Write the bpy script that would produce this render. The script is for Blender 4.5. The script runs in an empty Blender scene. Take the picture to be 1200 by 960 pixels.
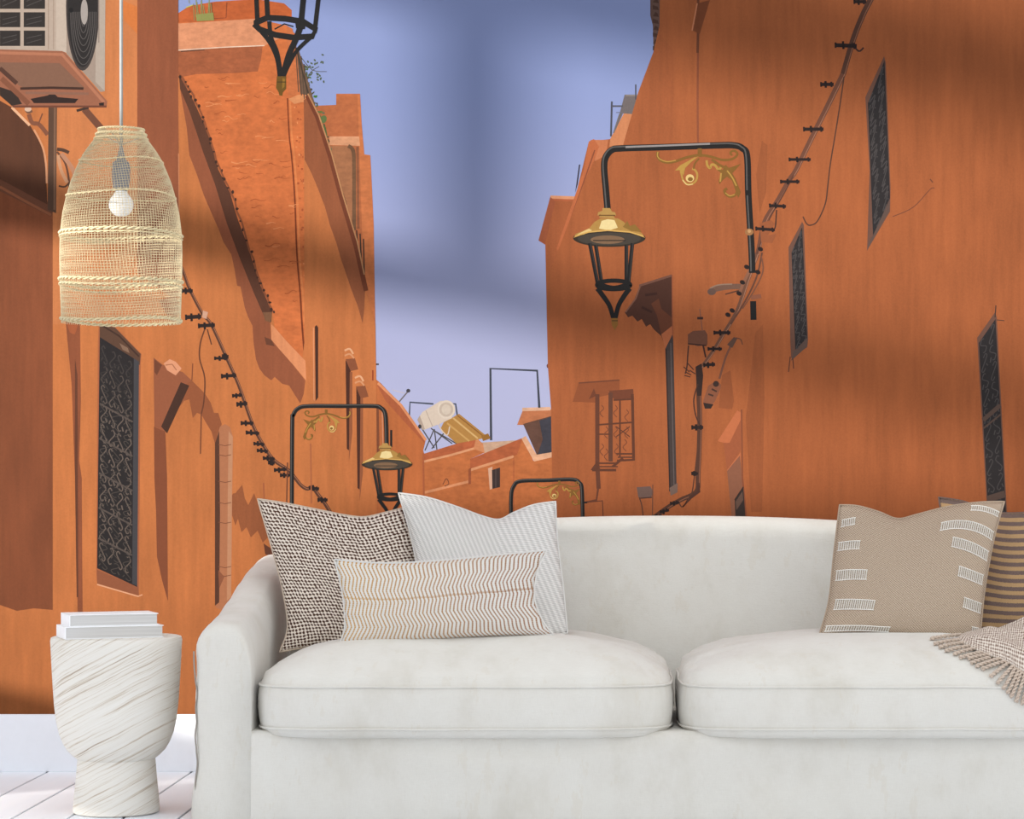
# A living room: a white slipcovered sofa, a side table with books and a pendant lamp in front of a
# wall covered by a printed wallpaper mural (a photograph of a terracotta alley).  The mural is flat
# print in the photograph (the white baseboard and plank floor run on below it), so it is built as a
# flat printed wall covering whose printed pictures are thin layers of ink; everything else is solid.
import bpy, bmesh, math, random
from mathutils import Vector, noise
random.seed(7)
C = bpy.context.scene.collection
SC = bpy.context.scene

# ------------------------------------------------------------------ camera, sky, sun, exposure
FPX, DW, H0, VX, VY = 3000.0, 7.4, 0.8609, 739.0, 555.0      # focal length in px, wall distance, eye height, vanishing point
cam = bpy.data.cameras.new('camera'); cam_o = bpy.data.objects.new('camera', cam); C.objects.link(cam_o)
cam_o.location = (0, -DW, H0); cam_o.rotation_euler = (math.pi / 2, 0, 0)
cam.sensor_fit = 'HORIZONTAL'; cam.sensor_width = 36; cam.lens = 36 * FPX / 1200
cam.shift_x = (600 - VX) / 1200; cam.shift_y = (VY - 480) / 1200
SC.camera = cam_o
world = bpy.data.worlds.new('sky'); SC.world = world; world.use_nodes = True
world.node_tree.nodes['Background'].inputs[0].default_value = (0.96, 0.975, 1.0, 1)
world.node_tree.nodes['Background'].inputs[1].default_value = 1.30
sun = bpy.data.lights.new('sun', 'SUN'); sun_o = bpy.data.objects.new('sun', sun); C.objects.link(sun_o)
sun.energy = 8.4; sun.angle = math.radians(4.0); sun.color = (1.0, 0.95, 0.87)
SUN_D = Vector((0.8, 0.6, -0.16))
sun_o.rotation_euler = SUN_D.to_track_quat('-Z', 'Y').to_euler(); sun_o.location = (-6, -5, 4)
vs = SC.view_settings
vs.view_transform = 'Standard'; vs.look = 'None'; vs.exposure = 0.0; vs.gamma = 1.0; vs.use_curve_mapping = False

# ------------------------------------------------------------------ helpers
def lin(c): return c / 12.92 if c <= 0.04045 else ((c + 0.055) / 1.055) ** 2.4
def rgb(r, g, b): return (lin(r / 255), lin(g / 255), lin(b / 255), 1.0)
def mul(c, k): return (c[0] * k, c[1] * k, c[2] * k, 1.0)
def mix(a, b, t): return tuple(a[i] * (1 - t) + b[i] * t for i in range(3)) + (1.0,)
def at(px, py, Y=0.0):
    d = DW + Y
    return Vector(((px - VX) * d / FPX, Y, H0 - (py - VY) * d / FPX))
def sstep(a, b, x):
    t = max(0.0, min(1.0, (x - a) / (b - a))); return t * t * (3 - 2 * t)
def catmull(pts, n=6):
    P = [Vector(p) for p in pts]; out = []
    for i in range(len(P) - 1):
        p0 = P[max(i - 1, 0)]; p1 = P[i]; p2 = P[i + 1]; p3 = P[min(i + 2, len(P) - 1)]
        for k in range(n):
            t = k / n
            out.append(0.5 * ((2 * p1) + (p2 - p0) * t + (2 * p0 - 5 * p1 + 4 * p2 - p3) * t * t + (3 * p1 - p0 - 3 * p2 + p3) * t ** 3))
    out.append(P[-1]); return out

def node_mat(name, build, rough=0.8):
    m = bpy.data.materials.new(name); m.use_nodes = True
    nt = m.node_tree; b = nt.nodes['Principled BSDF']; b.inputs['Roughness'].default_value = rough
    b.inputs['Specular IOR Level'].default_value = 0.3
    if build: build(nt, b)
    return m
class NT:
    """short hand for wiring nodes"""
    def __init__(s, nt): s.nt = nt
    def n(s, t, **kw):
        x = s.nt.nodes.new(t)
        for k, v in kw.items(): setattr(x, k, v)
        return x
    def inp(s, sock, v):
        if hasattr(v, 'is_output'): s.nt.links.new(v, sock)
        else: sock.default_value = v
    def math(s, op, a, b=0.0, c=0.0):
        x = s.n('ShaderNodeMath', operation=op); s.inp(x.inputs[0], a); s.inp(x.inputs[1], b); s.inp(x.inputs[2], c); return x.outputs[0]
    def noise(s, vec, scale, detail=3, rough=0.55):
        x = s.n('ShaderNodeTexNoise'); s.inp(x.inputs['Vector'], vec); x.inputs['Scale'].default_value = scale
        x.inputs['Detail'].default_value = detail; x.inputs['Roughness'].default_value = rough; return x.outputs['Fac']
    def mapping(s, vec, sc=(1, 1, 1), rot=(0, 0, 0)):
        x = s.n('ShaderNodeMapping'); s.inp(x.inputs['Vector'], vec); x.inputs['Scale'].default_value = sc; x.inputs['Rotation'].default_value = rot; return x.outputs[0]
    def ramp(s, fac, stops):
        x = s.n('ShaderNodeValToRGB'); s.inp(x.inputs[0], fac); e = x.color_ramp.elements
        while len(e) < len(stops): e.new(0.5)
        for i, (p, c) in enumerate(stops): e[i].position = p; e[i].color = c
        return x.outputs[0]
    def mixc(s, fac, a, b, mode='MIX'):
        x = s.n('ShaderNodeMix', data_type='RGBA', blend_type=mode); s.inp(x.inputs[0], fac); s.inp(x.inputs[6], a); s.inp(x.inputs[7], b); return x.outputs[2]
    def bump(s, h, strength, dist, bsdf):
        x = s.n('ShaderNodeBump'); s.inp(x.inputs['Height'], h); x.inputs['Strength'].default_value = strength; x.inputs['Distance'].default_value = dist
        s.nt.links.new(x.outputs[0], bsdf.inputs['Normal'])
    def pos(s): return s.n('ShaderNodeTexCoord').outputs['Object']
    def wpos(s): return s.n('ShaderNodeNewGeometry').outputs['Position']
    def uv(s): return s.n('ShaderNodeTexCoord').outputs['UV']
    def sep(s, v):
        x = s.n('ShaderNodeSeparateXYZ'); s.inp(x.inputs[0], v); return x.outputs
    def link(s, a, b): s.nt.links.new(a, b)

def link_mesh(name, bm, mat, parent=None, smooth=False):
    me = bpy.data.meshes.new(name); bm.to_mesh(me); bm.free()
    if smooth:
        for p in me.polygons: p.use_smooth = True
    if mat: me.materials.append(mat)
    o = bpy.data.objects.new(name, me); C.objects.link(o)
    if parent: o.parent = parent
    return o
def tag(o, label=None, cat=None, group=None, kind=None):
    if label: o['label'] = label
    if cat: o['category'] = cat
    if group: o['group'] = group
    if kind: o['kind'] = kind
    return o
def empty(name, loc=(0, 0, 0), rz=0.0):
    o = bpy.data.objects.new(name, None); C.objects.link(o); o.location = loc; o.rotation_euler = (0, 0, rz); o.empty_display_size = 0.05
    return o
def add_box(bm, x0, x1, y0, y1, z0, z1, bevel=0.0, seg=2):
    r = bmesh.ops.create_cube(bm, size=1.0)
    for v in r['verts']:
        v.co = Vector((x0 + (v.co.x + .5) * (x1 - x0), y0 + (v.co.y + .5) * (y1 - y0), z0 + (v.co.z + .5) * (z1 - z0)))
    if bevel:
        es = list({e for v in r['verts'] for e in v.link_edges})
        bmesh.ops.bevel(bm, geom=es, offset=bevel, segments=seg, profile=0.5, affect='EDGES')
def add_tube(bm, pts, r, sides=6, closed=False, cap=True):
    P = [Vector(p) for p in pts]; n = len(P); rings = []
    ref = None
    for i, p in enumerate(P):
        if closed: t = P[(i + 1) % n] - P[i - 1]
        else: t = P[min(i + 1, n - 1)] - P[max(i - 1, 0)]
        t = t.normalized() if t.length > 1e-9 else Vector((0, 0, 1))
        if ref is None: ref = Vector((0, 0, 1)) if abs(t.z) < .9 else Vector((1, 0, 0))
        a = t.cross(ref)
        if a.length < 1e-6: a = t.orthogonal()
        a.normalize(); b = a.cross(t).normalized(); ref = b
        rr = r[i] if isinstance(r, (list, tuple)) else r
        rings.append([bm.verts.new(p + a * math.cos(2 * math.pi * k / sides) * rr + b * math.sin(2 * math.pi * k / sides) * rr) for k in range(sides)])
    m = n if closed else n - 1
    for i in range(m):
        A = rings[i]; B = rings[(i + 1) % n]
        for k in range(sides):
            bm.faces.new((A[k], A[(k + 1) % sides], B[(k + 1) % sides], B[k]))
    if cap and not closed:
        bm.faces.new(rings[0][::-1]); bm.faces.new(rings[-1])
def add_lathe(bm, prof, seg=48, cx=0.0, cy=0.0, cap=True):
    rings = []
    for (r, z) in prof:
        rings.append([bm.verts.new((cx + r * math.cos(2 * math.pi * k / seg), cy + r * math.sin(2 * math.pi * k / seg), z)) for k in range(seg)])
    for i in range(len(rings) - 1):
        A, B = rings[i], rings[i + 1]
        for k in range(seg): bm.faces.new((A[k], A[(k + 1) % seg], B[(k + 1) % seg], B[k]))
    if cap: bm.faces.new(rings[0][::-1]); bm.faces.new(rings[-1])
def add_grid(bm, rows, close_u=False, uvl=None, uvs=None):
    V = [[bm.verts.new(p) for p in r] for r in rows]; F = []
    for i in range(len(V) - 1):
        m = len(V[i]) if close_u else len(V[i]) - 1
        for j in range(m):
            j2 = (j + 1) % len(V[i])
            f = bm.faces.new((V[i][j], V[i][j2], V[i + 1][j2], V[i + 1][j])); F.append(f)
            if uvl is not None:
                for lp, (a, b) in zip(f.loops, ((i, j), (i, j2), (i + 1, j2), (i + 1, j))): lp[uvl].uv = uvs[a][b]
    return V

# ------------------------------------------------------------------ materials
def m_plain(name, col, rough=0.6, metal=0.0, var=0.06, nscale=40.0):
    def b(nt, p):
        N = NT(nt); f = N.noise(N.pos(), nscale)
        N.link(N.ramp(f, [(0.3, mul(col, 1 - var)), (0.7, mul(col, 1 + var))]), p.inputs['Base Color']); p.inputs['Metallic'].default_value = metal
    return node_mat(name, b, rough)
def m_sofa():
    def b(nt, p):
        N = NT(nt); o = N.wpos()
        blot = N.noise(N.mapping(o, (5, 5, 3)), 1.6, 5, .6)
        col = N.ramp(blot, [(0.30, rgb(206, 202, 192)), (0.48, rgb(214, 211, 203)), (0.75, rgb(218, 216, 209))])
        s = N.noise(N.mapping(o, (22, 22, 7)), 1.0, 4, .65)
        col = N.mixc(N.math('MULTIPLY', N.math('GREATER_THAN', s, 0.62), 0.2), col, rgb(204, 194, 176))
        wx = N.noise(N.mapping(o, (700, 700, 60)), 1.0, 2); wz = N.noise(N.mapping(o, (60, 60, 700)), 1.0, 2)
        w = N.math('ADD', wx, wz)
        col = N.mixc(N.math('MULTIPLY', N.math('SUBTRACT', w, .8), .35), col, rgb(190, 186, 177))
        N.link(col, p.inputs['Base Color'])
        fold = N.noise(N.mapping(o, (9, 9, 9)), 1.0, 5, .6)
        N.bump(N.math('ADD', N.math('MULTIPLY', w, .12), fold), 0.35, 0.010, p)
        p.inputs['Sheen Weight'].default_value = 0.2
    return node_mat('white_slipcover_linen', b, .9)
def m_wood_table():
    def b(nt, p):
        N = NT(nt); o = N.pos()
        warp = N.noise(N.mapping(o, (5, 5, 3)), 1.0, 3)
        m = N.mapping(o, (1, 1, 1), (0, math.radians(28), math.radians(12)))
        sx = N.sep(m)
        coord = N.math('ADD', N.math('MULTIPLY', sx[2], 235.0), N.math('MULTIPLY', warp, 4.0))
        cx = N.n('ShaderNodeCombineXYZ'); N.inp(cx.inputs[0], N.math('MULTIPLY', sx[0], 3.0)); N.inp(cx.inputs[1], N.math('MULTIPLY', sx[1], 3.0)); N.inp(cx.inputs[2], coord)
        g = N.noise(cx.outputs[0], 1.0, 5, .7)
        col = N.ramp(g, [(0.28, rgb(128, 102, 78)), (0.38, rgb(190, 174, 152)), (0.46, rgb(222, 217, 207)), (0.75, rgb(232, 230, 224))])
        blot = N.noise(N.mapping(o, (7, 7, 9)), 1.0, 3)
        col = N.mixc(N.math('MULTIPLY', blot, .4), col, rgb(230, 228, 223))
        N.link(col, p.inputs['Base Color']); N.bump(g, .35, .004, p)
    return node_mat('whitewashed_wood', b, .75)
def m_plank():
    def b(nt, p):
        N = NT(nt); oi = N.n('ShaderNodeObjectInfo').outputs['Random']
        o = N.wpos(); s = N.noise(N.mapping(o, (30, 2.0, 30)), 1.0, 4)
        sh = N.math('ADD', N.math('MULTIPLY', oi, .35), N.math('MULTIPLY', s, .6))
        N.link(N.ramp(sh, [(0.15, rgb(236, 242, 251)), (0.8, rgb(248, 251, 255))]), p.inputs['Base Color'])
        N.bump(s, .1, .003, p)
    return node_mat('white_painted_planks', b, .45)
M_SOFA = m_sofa(); M_TABLE = m_wood_table(); M_PLANK = m_plank()
M_GAP = m_plain('dark_floor_gap', rgb(22, 20, 20), .9)
M_SEAM = m_plain('grey_seam_cord', rgb(150, 144, 136), .9)
M_WHITE = m_plain('white_wall_paint', rgb(243, 245, 249), .6, var=.01)
M_STRAW = m_plain('natural_straw', rgb(196, 180, 146), .8, var=.15, nscale=300)
M_BRAID = m_plain('braided_straw', rgb(206, 190, 152), .85, var=.2, nscale=200)
M_CORD = m_plain('grey_cord', rgb(140, 142, 140), .6)
M_SOCKET = m_plain('grey_socket', rgb(118, 120, 128), .5)
M_BASEB = m_plain('white_baseboard_paint', rgb(240, 243, 249), .5, var=.01)
M_BULB = m_plain('frosted_bulb', rgb(226, 226, 224), .25, var=.01)
M_COVER = m_plain('white_book_cover', rgb(246, 247, 249), .5, var=.02)
M_PAGES = None
def _pages(nt, p):
    N = NT(nt); z = N.sep(N.pos())[2]
    w = N.noise(N.mapping(N.pos(), (2, 2, 900)), 1.0, 2)
    N.link(N.ramp(w, [(0.3, rgb(192, 191, 189)), (0.7, rgb(214, 213, 211))]), p.inputs['Base Color'])
M_PAGES = node_mat('book_pages', _pages, .8)

# ------------------------------------------------------------------ room shell
PYL = -1.9
XL, XR, YF, ZC = -2.6, 2.9, -5.0, 2.95
bm = bmesh.new(); add_box(bm, XL - .15, XR, YF, 0.12, -0.08, -0.012)
floor = tag(link_mesh('floor', bm, M_GAP), kind='structure')
PW = 0.1385; X0 = at(56.8, 900).x
k0 = math.ceil((XL - X0) / PW) - 1
pm = None
x = X0 + k0 * PW
bm = bmesh.new(); add_box(bm, .0034, PW - .0034, YF, 0, -.02, 0, .0012, 1)
plank_me = link_mesh('plank', bm, M_PLANK, floor)
first = True
while x < XR - PW:
    if first: o = plank_me; first = False
    else: o = plank_me.copy(); C.objects.link(o)
    o.parent = floor; o.location = (x, 0, 0); x += PW
bm = bmesh.new(); add_box(bm, XL - .15, XR, 0, .12, -.01, ZC)
tag(link_mesh('wall_back', bm, M_WHITE), kind='structure')
bm = bmesh.new(); add_box(bm, XL, XR, -.014, 0, 0, H0 - (837 - VY) * DW / FPX, .001, 1)
tag(link_mesh('baseboard_back', bm, M_BASEB), kind='structure')
# left wall with its tall window (out of frame): the sun comes through it past a transom and a mullion
LT, LS, TR = 2.62, 1.30, 1.83
bm = bmesh.new()
for (y0, y1, z0, z1) in ((-.22, 0, 0, ZC), (-4.4, -.22, LT, ZC), (-1.22, -.22, 0, .385), (YF, -4.4, 0, ZC)):
    add_box(bm, XL - .15, XL, y0, y1, z0, z1)
# unseen half wall added to shade the sofa; its low gap suns the floor
SHADE_WALL = [(-1.40, .25), (-2.5, .25), (-2.5, 0), (-4.4, 0), (-4.4, 1.90), (-1.40, 1.11)]
Wa = [[bm.verts.new((x, y, z)) for y, z in SHADE_WALL] for x in (XL - .15, XL)]
fa = bm.faces.new(Wa[0]); fb = bm.faces.new(Wa[1][::-1]); fa.normal_update(); fb.normal_update(); bmesh.ops.triangulate(bm, faces=[fa, fb])
for k in range(6): bm.faces.new((Wa[0][k], Wa[1][k], Wa[1][(k + 1) % 6], Wa[0][(k + 1) % 6]))
tag(link_mesh('wall_left', bm, M_WHITE), kind='structure')
win = tag(empty('window_1', (XL - .07, -2.3, 0)), kind='structure')
def wpart(name, boxes):
    bm = bmesh.new()
    for b in boxes: add_box(bm, b[0] - win.location.x, b[1] - win.location.x, b[2] - win.location.y, b[3] - win.location.y, b[4], b[5], .006, 1)
    return link_mesh(name, bm, M_WHITE, win)
wpart('transom', [(XL - .11, XL - .03, -4.4, -.22, TR - .08, TR + .08)])
wpart('mullion', [(XL - .11, XL - .03, -1.76, -1.58, TR + .08, LT)])
wpart('window_sill', [(XL - .16, XL + .03, -1.21, -.22, .365, .395)])
bm = bmesh.new(); add_box(bm, XL - .15, XR, PYL - .1, PYL + .1, ZC, ZC + .2)
tag(link_mesh('ceiling_beam', bm, M_WHITE), kind='structure')  # only a beam to hang the pendant; left open around it for skylight

# ------------------------------------------------------------------ sofa
XC = at(793, 0, -1.06).x; HW = 1.196; YFR, YBK = -1.06, -0.07
sofa = tag(empty('sofa', (XC, -.56, 0)), 'white linen slipcovered two seat sofa with arched back and sloping arms', 'sofa')
SO = sofa.location
def wob(p, s, a, seed=0.0):
    q = Vector((p.x * s + seed, p.y * s, p.z * s)); return a * noise.noise(q)
def sofa_mesh(name, bm, sub=0, parent=sofa, mat=M_SOFA):
    for v in bm.verts: v.co = v.co - SO
    o = link_mesh(name, bm, mat, parent, True)
    if sub:
        md = o.modifiers.new('smooth', 'SUBSURF'); md.levels = sub; md.render_levels = sub
    return o
AW = 0.142
def fold(X, z):
    zc = .150 + .25 * (X + .28) ** 2; e = sstep(-.75, -.45, X) * sstep(.15, -.15, X); zd = .172 - .05 * (X - .55); e2 = sstep(-.1, .3, X) * sstep(1.1, .7, X)
    return .007 * e * sstep(zc + .03, zc, z) * sstep(zc - .09, zc, z) + .005 * e2 * sstep(zd + .025, zd, z) * sstep(zd - .09, zd, z)
def base_front_y(X, z):
    u = (X - XC) / HW
    return YFR + .012 * noise.noise(Vector((X * 2.3, z * 3, 1.7))) + .006 * noise.noise(Vector((X * 7, z * 6, 4.2))) - fold(X, z) - .012 * (1 - sstep(0, .16, z)) * (.4 + .6 * noise.noise(Vector((X * 3.1, 0, 9))))
def make_base():
    bm = bmesh.new(); rows = []
    xs = [XC - HW + AW + (2 * HW - 2 * AW) * i / 90 for i in range(91)]
    for z in [0.004 + .206 * k / 20 for k in range(21)]:
        rows.append([Vector((X, base_front_y(X, z), z)) for X in xs])
    rows.append([Vector((X, base_front_y(X, .22) + .01, .222)) for X in xs])
    rows.append([Vector((X, -.9, .222)) for X in xs]); rows.append([Vector((X, YBK, .222)) for X in xs]); rows.append([Vector((X, YBK, .004)) for X in xs])
    add_grid(bm, rows)
    return sofa_mesh('base', bm)
ARM_TOP = [(-1.06, .486), (-.98, .497), (-.82, .512), (-.6, .548), (-.42, .585), (-.26, .612), (-.1, .63)]
def arm_z(y):
    for (a, za), (b, zb) in zip(ARM_TOP, ARM_TOP[1:]):
        if y <= b: return za + (zb - za) * sstep(a, b, y) * .5 + (zb - za) * .5 * (y - a) / (b - a)
    return ARM_TOP[-1][1]
def make_arm(sg):
    bm = bmesh.new(); rows = []
    ys = [YFR, YFR + .004, YFR + .014, YFR + .032] + [YFR + .032 + (YBK - YFR - .032) * i / 40 for i in range(1, 41)]
    zs = [.004, .03, .06, .09, .12, .15, .18, .21]
    for n, y in enumerate(ys):
        ins = (.034, .016, .005, 0.0)[n] if n < 4 else 0.0
        zt = arm_z(y) - ins * .9
        xo, xi = HW - ins * .8, HW - AW
        sec = []
        hts = [.004 + (zt - .075) * k / 14 for k in range(15)]
        for z in hts: sec.append((xo + .010 * noise.noise(Vector((sg * 5 + 3, y * 3, z * 9))) + (.012 * (1 - sstep(0, .12, z))), z))
        r1 = .062; r2 = .05
        for k in range(1, 8):
            a = math.pi / 2 * k / 7; sec.append((xo - r1 + r1 * math.cos(a), zt - .071 + .071 * math.sin(a)))
        for k in range(1, 8):
            a = math.pi / 2 * k / 7; sec.append((xi + r2 - r2 * math.sin(a), zt - .12 + .12 * math.cos(a)))
        for z in [zt - .12 - (zt - .125) * k / 8 for k in range(1, 9)]: sec.append((xi, max(z, .004)))
        row = []
        for (xx, z) in sec:
            X = XC + sg * xx
            yy = y
            if n == 0: yy = base_front_y(X, z) if z < .2 else y + .008 * noise.noise(Vector((X * 2.3, z * 4, 1.7)))
            elif n < 4: yy = y + (base_front_y(X, z) - YFR) * (1 - n / 4) * (1 - sstep(.1, .3, z))
            row.append(Vector((X, yy, z)))
        rows.append(row)
    V = add_grid(bm, rows)
    # front panel: the section's outline filled with quads between its outer and inner side
    out = V[0]; m = len(out)
    for i in range(m // 2 - 1):
        a, b, c, d = out[i], out[i + 1], out[m - 2 - i], out[m - 1 - i]
        try: bm.faces.new((a, d, c, b))
        except ValueError: pass
    h = (m - 1) // 2; bm.faces.new((out[h - 1], out[h + 1], out[h]))
    bmesh.ops.recalc_face_normals(bm, faces=bm.faces[:])
    return sofa_mesh('arm', bm)
def back_top(X):
    u = abs(X - XC); return .742 - .085 * (u / 1.1) ** 2.2
def make_back():
    bm = bmesh.new(); rows = []
    for i in range(81):
        X = XC - HW + .05 + (2 * HW - .10) * i / 80; zt = back_top(X) - .07 * sstep(HW - .16, HW - .05, abs(X - XC))
        row = []
        for k in range(13):
            t = k / 12; z = .16 + (zt - .055 - .16) * t
            row.append(Vector((X, -.40 + .16 * t + .012 * math.sin(math.pi * t) * -1 + .006 * noise.noise(Vector((X * 3, z * 5, 2))), z)))
        y1 = -.24
        for k in range(1, 7):
            a = math.pi / 2 * k / 6; row.append(Vector((X, y1 + .055 - .055 * math.cos(a), zt - .055 + .055 * math.sin(a))))
        row.append(Vector((X, YBK - .05, zt - .004)))
        for k in range(1, 5):
            a = math.pi / 2 * k / 4; row.append(Vector((X, YBK - .05 + .04 * math.sin(a), zt - .004 - .04 + .04 * math.cos(a))))
        row.append(Vector((X, YBK - .01, .01)))
        rows.append(row)
    add_grid(bm, rows); return sofa_mesh('backrest', bm)
CB, CS, CSEAM, CT = .205, .215, .336, .448
def cushion_height(px_u, w):
    return 0
def make_cushion(x0, x1, seed):
    cx, cy = (x0 + x1) / 2, (-1.105 - .39) / 2; a, b = (x1 - x0) / 2, (-.39 + 1.105) / 2
    NB = 132; e = 7.0
    def bound(k):
        th = 2 * math.pi * k / NB; c, s = math.cos(th), math.sin(th)
        rr = 1.0 / ((abs(c) ** e + abs(s) ** e) ** (1 / e))
        return c * rr, s * rr
    prof = [(0.0, CB + .012), (.6, CB + .006), (.9, CB), (.965, CB + .006), (.987, CB + .022), (.996, CB + .045), (1.0, CB + .07), (.998, CB + .1), (.990, CSEAM - .006), (.982, CSEAM + .004)]
    for s_ in (.965, .94, .91, .87, .82, .76, .69, .61, .52, .42, .3, .15, 0.0):
        prof.append((s_, CSEAM + .006 + (CT - CSEAM) * (1 - s_ ** 3.4) ** .85))
    bm = bmesh.new(); rows = []
    for pi, (s_, z) in enumerate(prof):
        row = []
        for k in range(NB):
            ux, uy = bound(k)
            sx = s_
            # corners pull in a little at the very edge; wrinkles radiate from the ends
            X = cx + ux * a * sx; Y = cy + uy * b * s_
            zz = z
            if z > CSEAM:
                endw = sstep(.55, .95, abs(ux) * s_)
                zz += .010 * noise.noise(Vector((X * 4 + seed, Y * 5, 0))) + .020 * endw * noise.noise(Vector((X * 5 + seed, Y * 24 + ux * 3, 2))) * (1 if s_ < .98 else 0)
                zz -= .010 * math.exp(-((X - cx + .12 * (1 if seed < 5 else -.6)) / .05) ** 2) * sstep(.2, .8, s_) * (1 if uy > .2 or s_ < .4 else .2)
            else:
                q = noise.noise(Vector((X * 9 + seed, Y * 9, z * 14))); X += q * .004 * s_; Y += q * .004 * s_
            row.append(Vector((X, Y, zz)))
        rows.append(row)
    add_grid(bm, rows, close_u=True)
    bmesh.ops.remove_doubles(bm, verts=bm.verts[:], dist=1e-5)
    bmesh.ops.recalc_face_normals(bm, faces=bm.faces[:])
    o = sofa_mesh('seat_cushion', bm)
    for zi in (CSEAM - .001, CB + .026):
        bm = bmesh.new(); sc = .9905 if zi > .3 else .9915
        for dz in (0, ):
            pts = []
            for k in range(NB):
                ux, uy = bound(k); X = cx + ux * a * sc; Y = cy + uy * b * sc
                q = noise.noise(Vector((X * 9 + seed, Y * 9, zi * 14))) * .004
                pts.append(Vector((X + q, Y + q, zi + .002 * noise.noise(Vector((X * 6, Y * 6, seed))))))
            add_tube(bm, pts, .0032, 6, closed=True)
        for v in bm.verts: v.co = v.co - SO
        link_mesh('piping', bm, M_SOFA, o, True)
    return o
make_base(); make_arm(-1); make_arm(1); make_back()
make_cushion(at(293, 0, -1.09).x, at(791.5, 0, -1.09).x, 1.0); make_cushion(at(795, 0, -1.09).x, XC + HW - AW + .012, 9.0)
bm = bmesh.new(); pts = []
for i in range(60):
    z = .01 + .41 * i / 59
    pts.append(Vector((XC - HW + .005 + .009 * noise.noise(Vector((2, z * 17, 0))) * sstep(.45, .3, z) - .006 * sstep(.3, .42, z), YFR + .008, z)))
add_tube(bm, pts, .0022, 6); sofa_mesh('flange_seam', bm, mat=M_SEAM)

# ------------------------------------------------------------------ side table and books
TX, TY = at(136.5, 0, -.9).x, -.9
table = tag(empty('side_table', (TX, TY, 0)), 'round whitewashed wooden pedestal side table left of the sofa', 'side table')
bm = bmesh.new()
bowl = [(.001, .135), (.095, .136), (.108, .146), (.122, .160), (.134, .180), (.1435, .205), (.150, .235), (.155, .275), (.158, .32), (.161, .37), (.1635, .42), (.1645, .438), (.1625, .446), (.158, .4475), (.001, .4475)]
add_lathe(bm, bowl, 96, cap=False)
bmesh.ops.remove_doubles(bm, verts=bm.verts[:], dist=.002)
bmesh.ops.recalc_face_normals(bm, faces=bm.faces[:])
link_mesh('table_top', bm, M_TABLE, table, True).modifiers.new('edges', 'EDGE_SPLIT').split_angle = math.radians(50)
bm = bmesh.new()
add_lathe(bm, [(.100, 0.0), (.1075, .004), (.1085, .012), (.106, .04), (.102, .08), (.0985, .12), (.097, .140)], 72)
link_mesh('pedestal', bm, M_TABLE, table, True).modifiers.new('edges', 'EDGE_SPLIT').split_angle = math.radians(50)
def book(fx, fy, Y, w, dp, z, t, rz, label):
    p = at(fx, fy, Y)
    r = tag(empty('book', (p.x, Y, z), rz), label, 'book', 'books on the side table')
    bm = bmesh.new(); add_box(bm, .002, w - .003, .003, dp - .003, .002, t - .002)
    link_mesh('page_block', bm, M_PAGES, r)
    bm = bmesh.new(); add_box(bm, 0, w, 0, dp, 0, .002, .0006, 1); add_box(bm, 0, w, 0, dp, t - .002, t, .0006, 1); add_box(bm, -.0005, .002, 0, dp, 0, t, .0006, 1)
    link_mesh('cover', bm, M_COVER, r)
    return r
RB = math.radians(22)
book(76.5, 745, -1.035, .246, .13, .4476, .031, RB, 'lower of two white books lying on the round side table')
book(81.5, 733, -1.028, .222, .125, .4787, .030, RB, 'upper of two white books stacked on the side table')

# ------------------------------------------------------------------ pendant lamp
PY = -1.9; PX = at(142, 0, PY).x; S = (DW + PY) / FPX
pend = tag(empty('pendant_lamp', (PX, PY, ZC)), 'tall woven straw net pendant lamp hanging on a grey cord at the left', 'pendant lamp')
def pz(py): return at(0, py, PY).z - ZC
PROF = [(150, 25), (155, 27.5), (161, 29), (167, 33), (175, 39), (185, 45.5), (198, 51.5), (213, 57.5), (230, 62.5), (250, 67), (275, 70), (300, 70.5), (335, 70), (360, 69), (380, 68.5)]
def prof_r(py):
    for (a, ra), (b, rb) in zip(PROF, PROF[1:]):
        if py <= b: return (ra + (rb - ra) * (py - a) / (b - a)) * S
    return PROF[-1][1] * S
def wv(py, th): return 1.6 * math.sin(th * 2 + py * .03) + 1.0 * math.sin(3 * th + 1)
bm = bmesh.new()
NM = 118
for k in range(NM):
    pts = []
    for i in range(38):
        py = 151 + 228 * i / 37; th = 2 * math.pi * k / NM + .0022 * (py - 150) + .05 * math.sin(py * .035)
        r = prof_r(py) ; pts.append((r * math.cos(th), r * math.sin(th), pz(py)))
    add_tube(bm, pts, .00054, 3, cap=False)
py = 153.0
while py < 379:
    pts = [(prof_r(py) * math.cos(2 * math.pi * j / 72), prof_r(py) * math.sin(2 * math.pi * j / 72), pz(py + wv(py, 2 * math.pi * j / 72) * sstep(150, 200, py) * sstep(382, 360, py))) for j in range(72)]
    add_tube(bm, pts, .0005, 3, closed=True); py += 3.1
shade = link_mesh('woven_shade', bm, M_STRAW, pend)
def braid(py, thick, tilt=0.0):
    bm = bmesh.new()
    n = 240
    for ph in (0, math.pi):
        pts = []
        for j in range(n):
            th = 2 * math.pi * j / n; tw = th * 26 + ph; r = prof_r(py) + math.cos(tw) * thick * .6 + .0008
            pts.append((r * math.cos(th), r * math.sin(th), pz(py + wv(py, th) * sstep(158, 200, py) + tilt * math.sin(th)) + math.sin(tw) * thick * .6))
        add_tube(bm, pts, thick * .55, 5, closed=True)
    return link_mesh('braided_band', bm, M_BRAID, shade, True)
for py, th in ((152, .0022), (158, .0026), (163, .0018), (190, .0019), (230, .0022), (274, .0034), (278, .0018), (330, .0038), (336, .0026), (376, .0036)): braid(py, th)
bm = bmesh.new(); add_tube(bm, [(0, 0, -.02), (0, 0, pz(100)), (0, 0, pz(190))], .0036, 8); link_mesh('cord', bm, M_CORD, pend, True)
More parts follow.
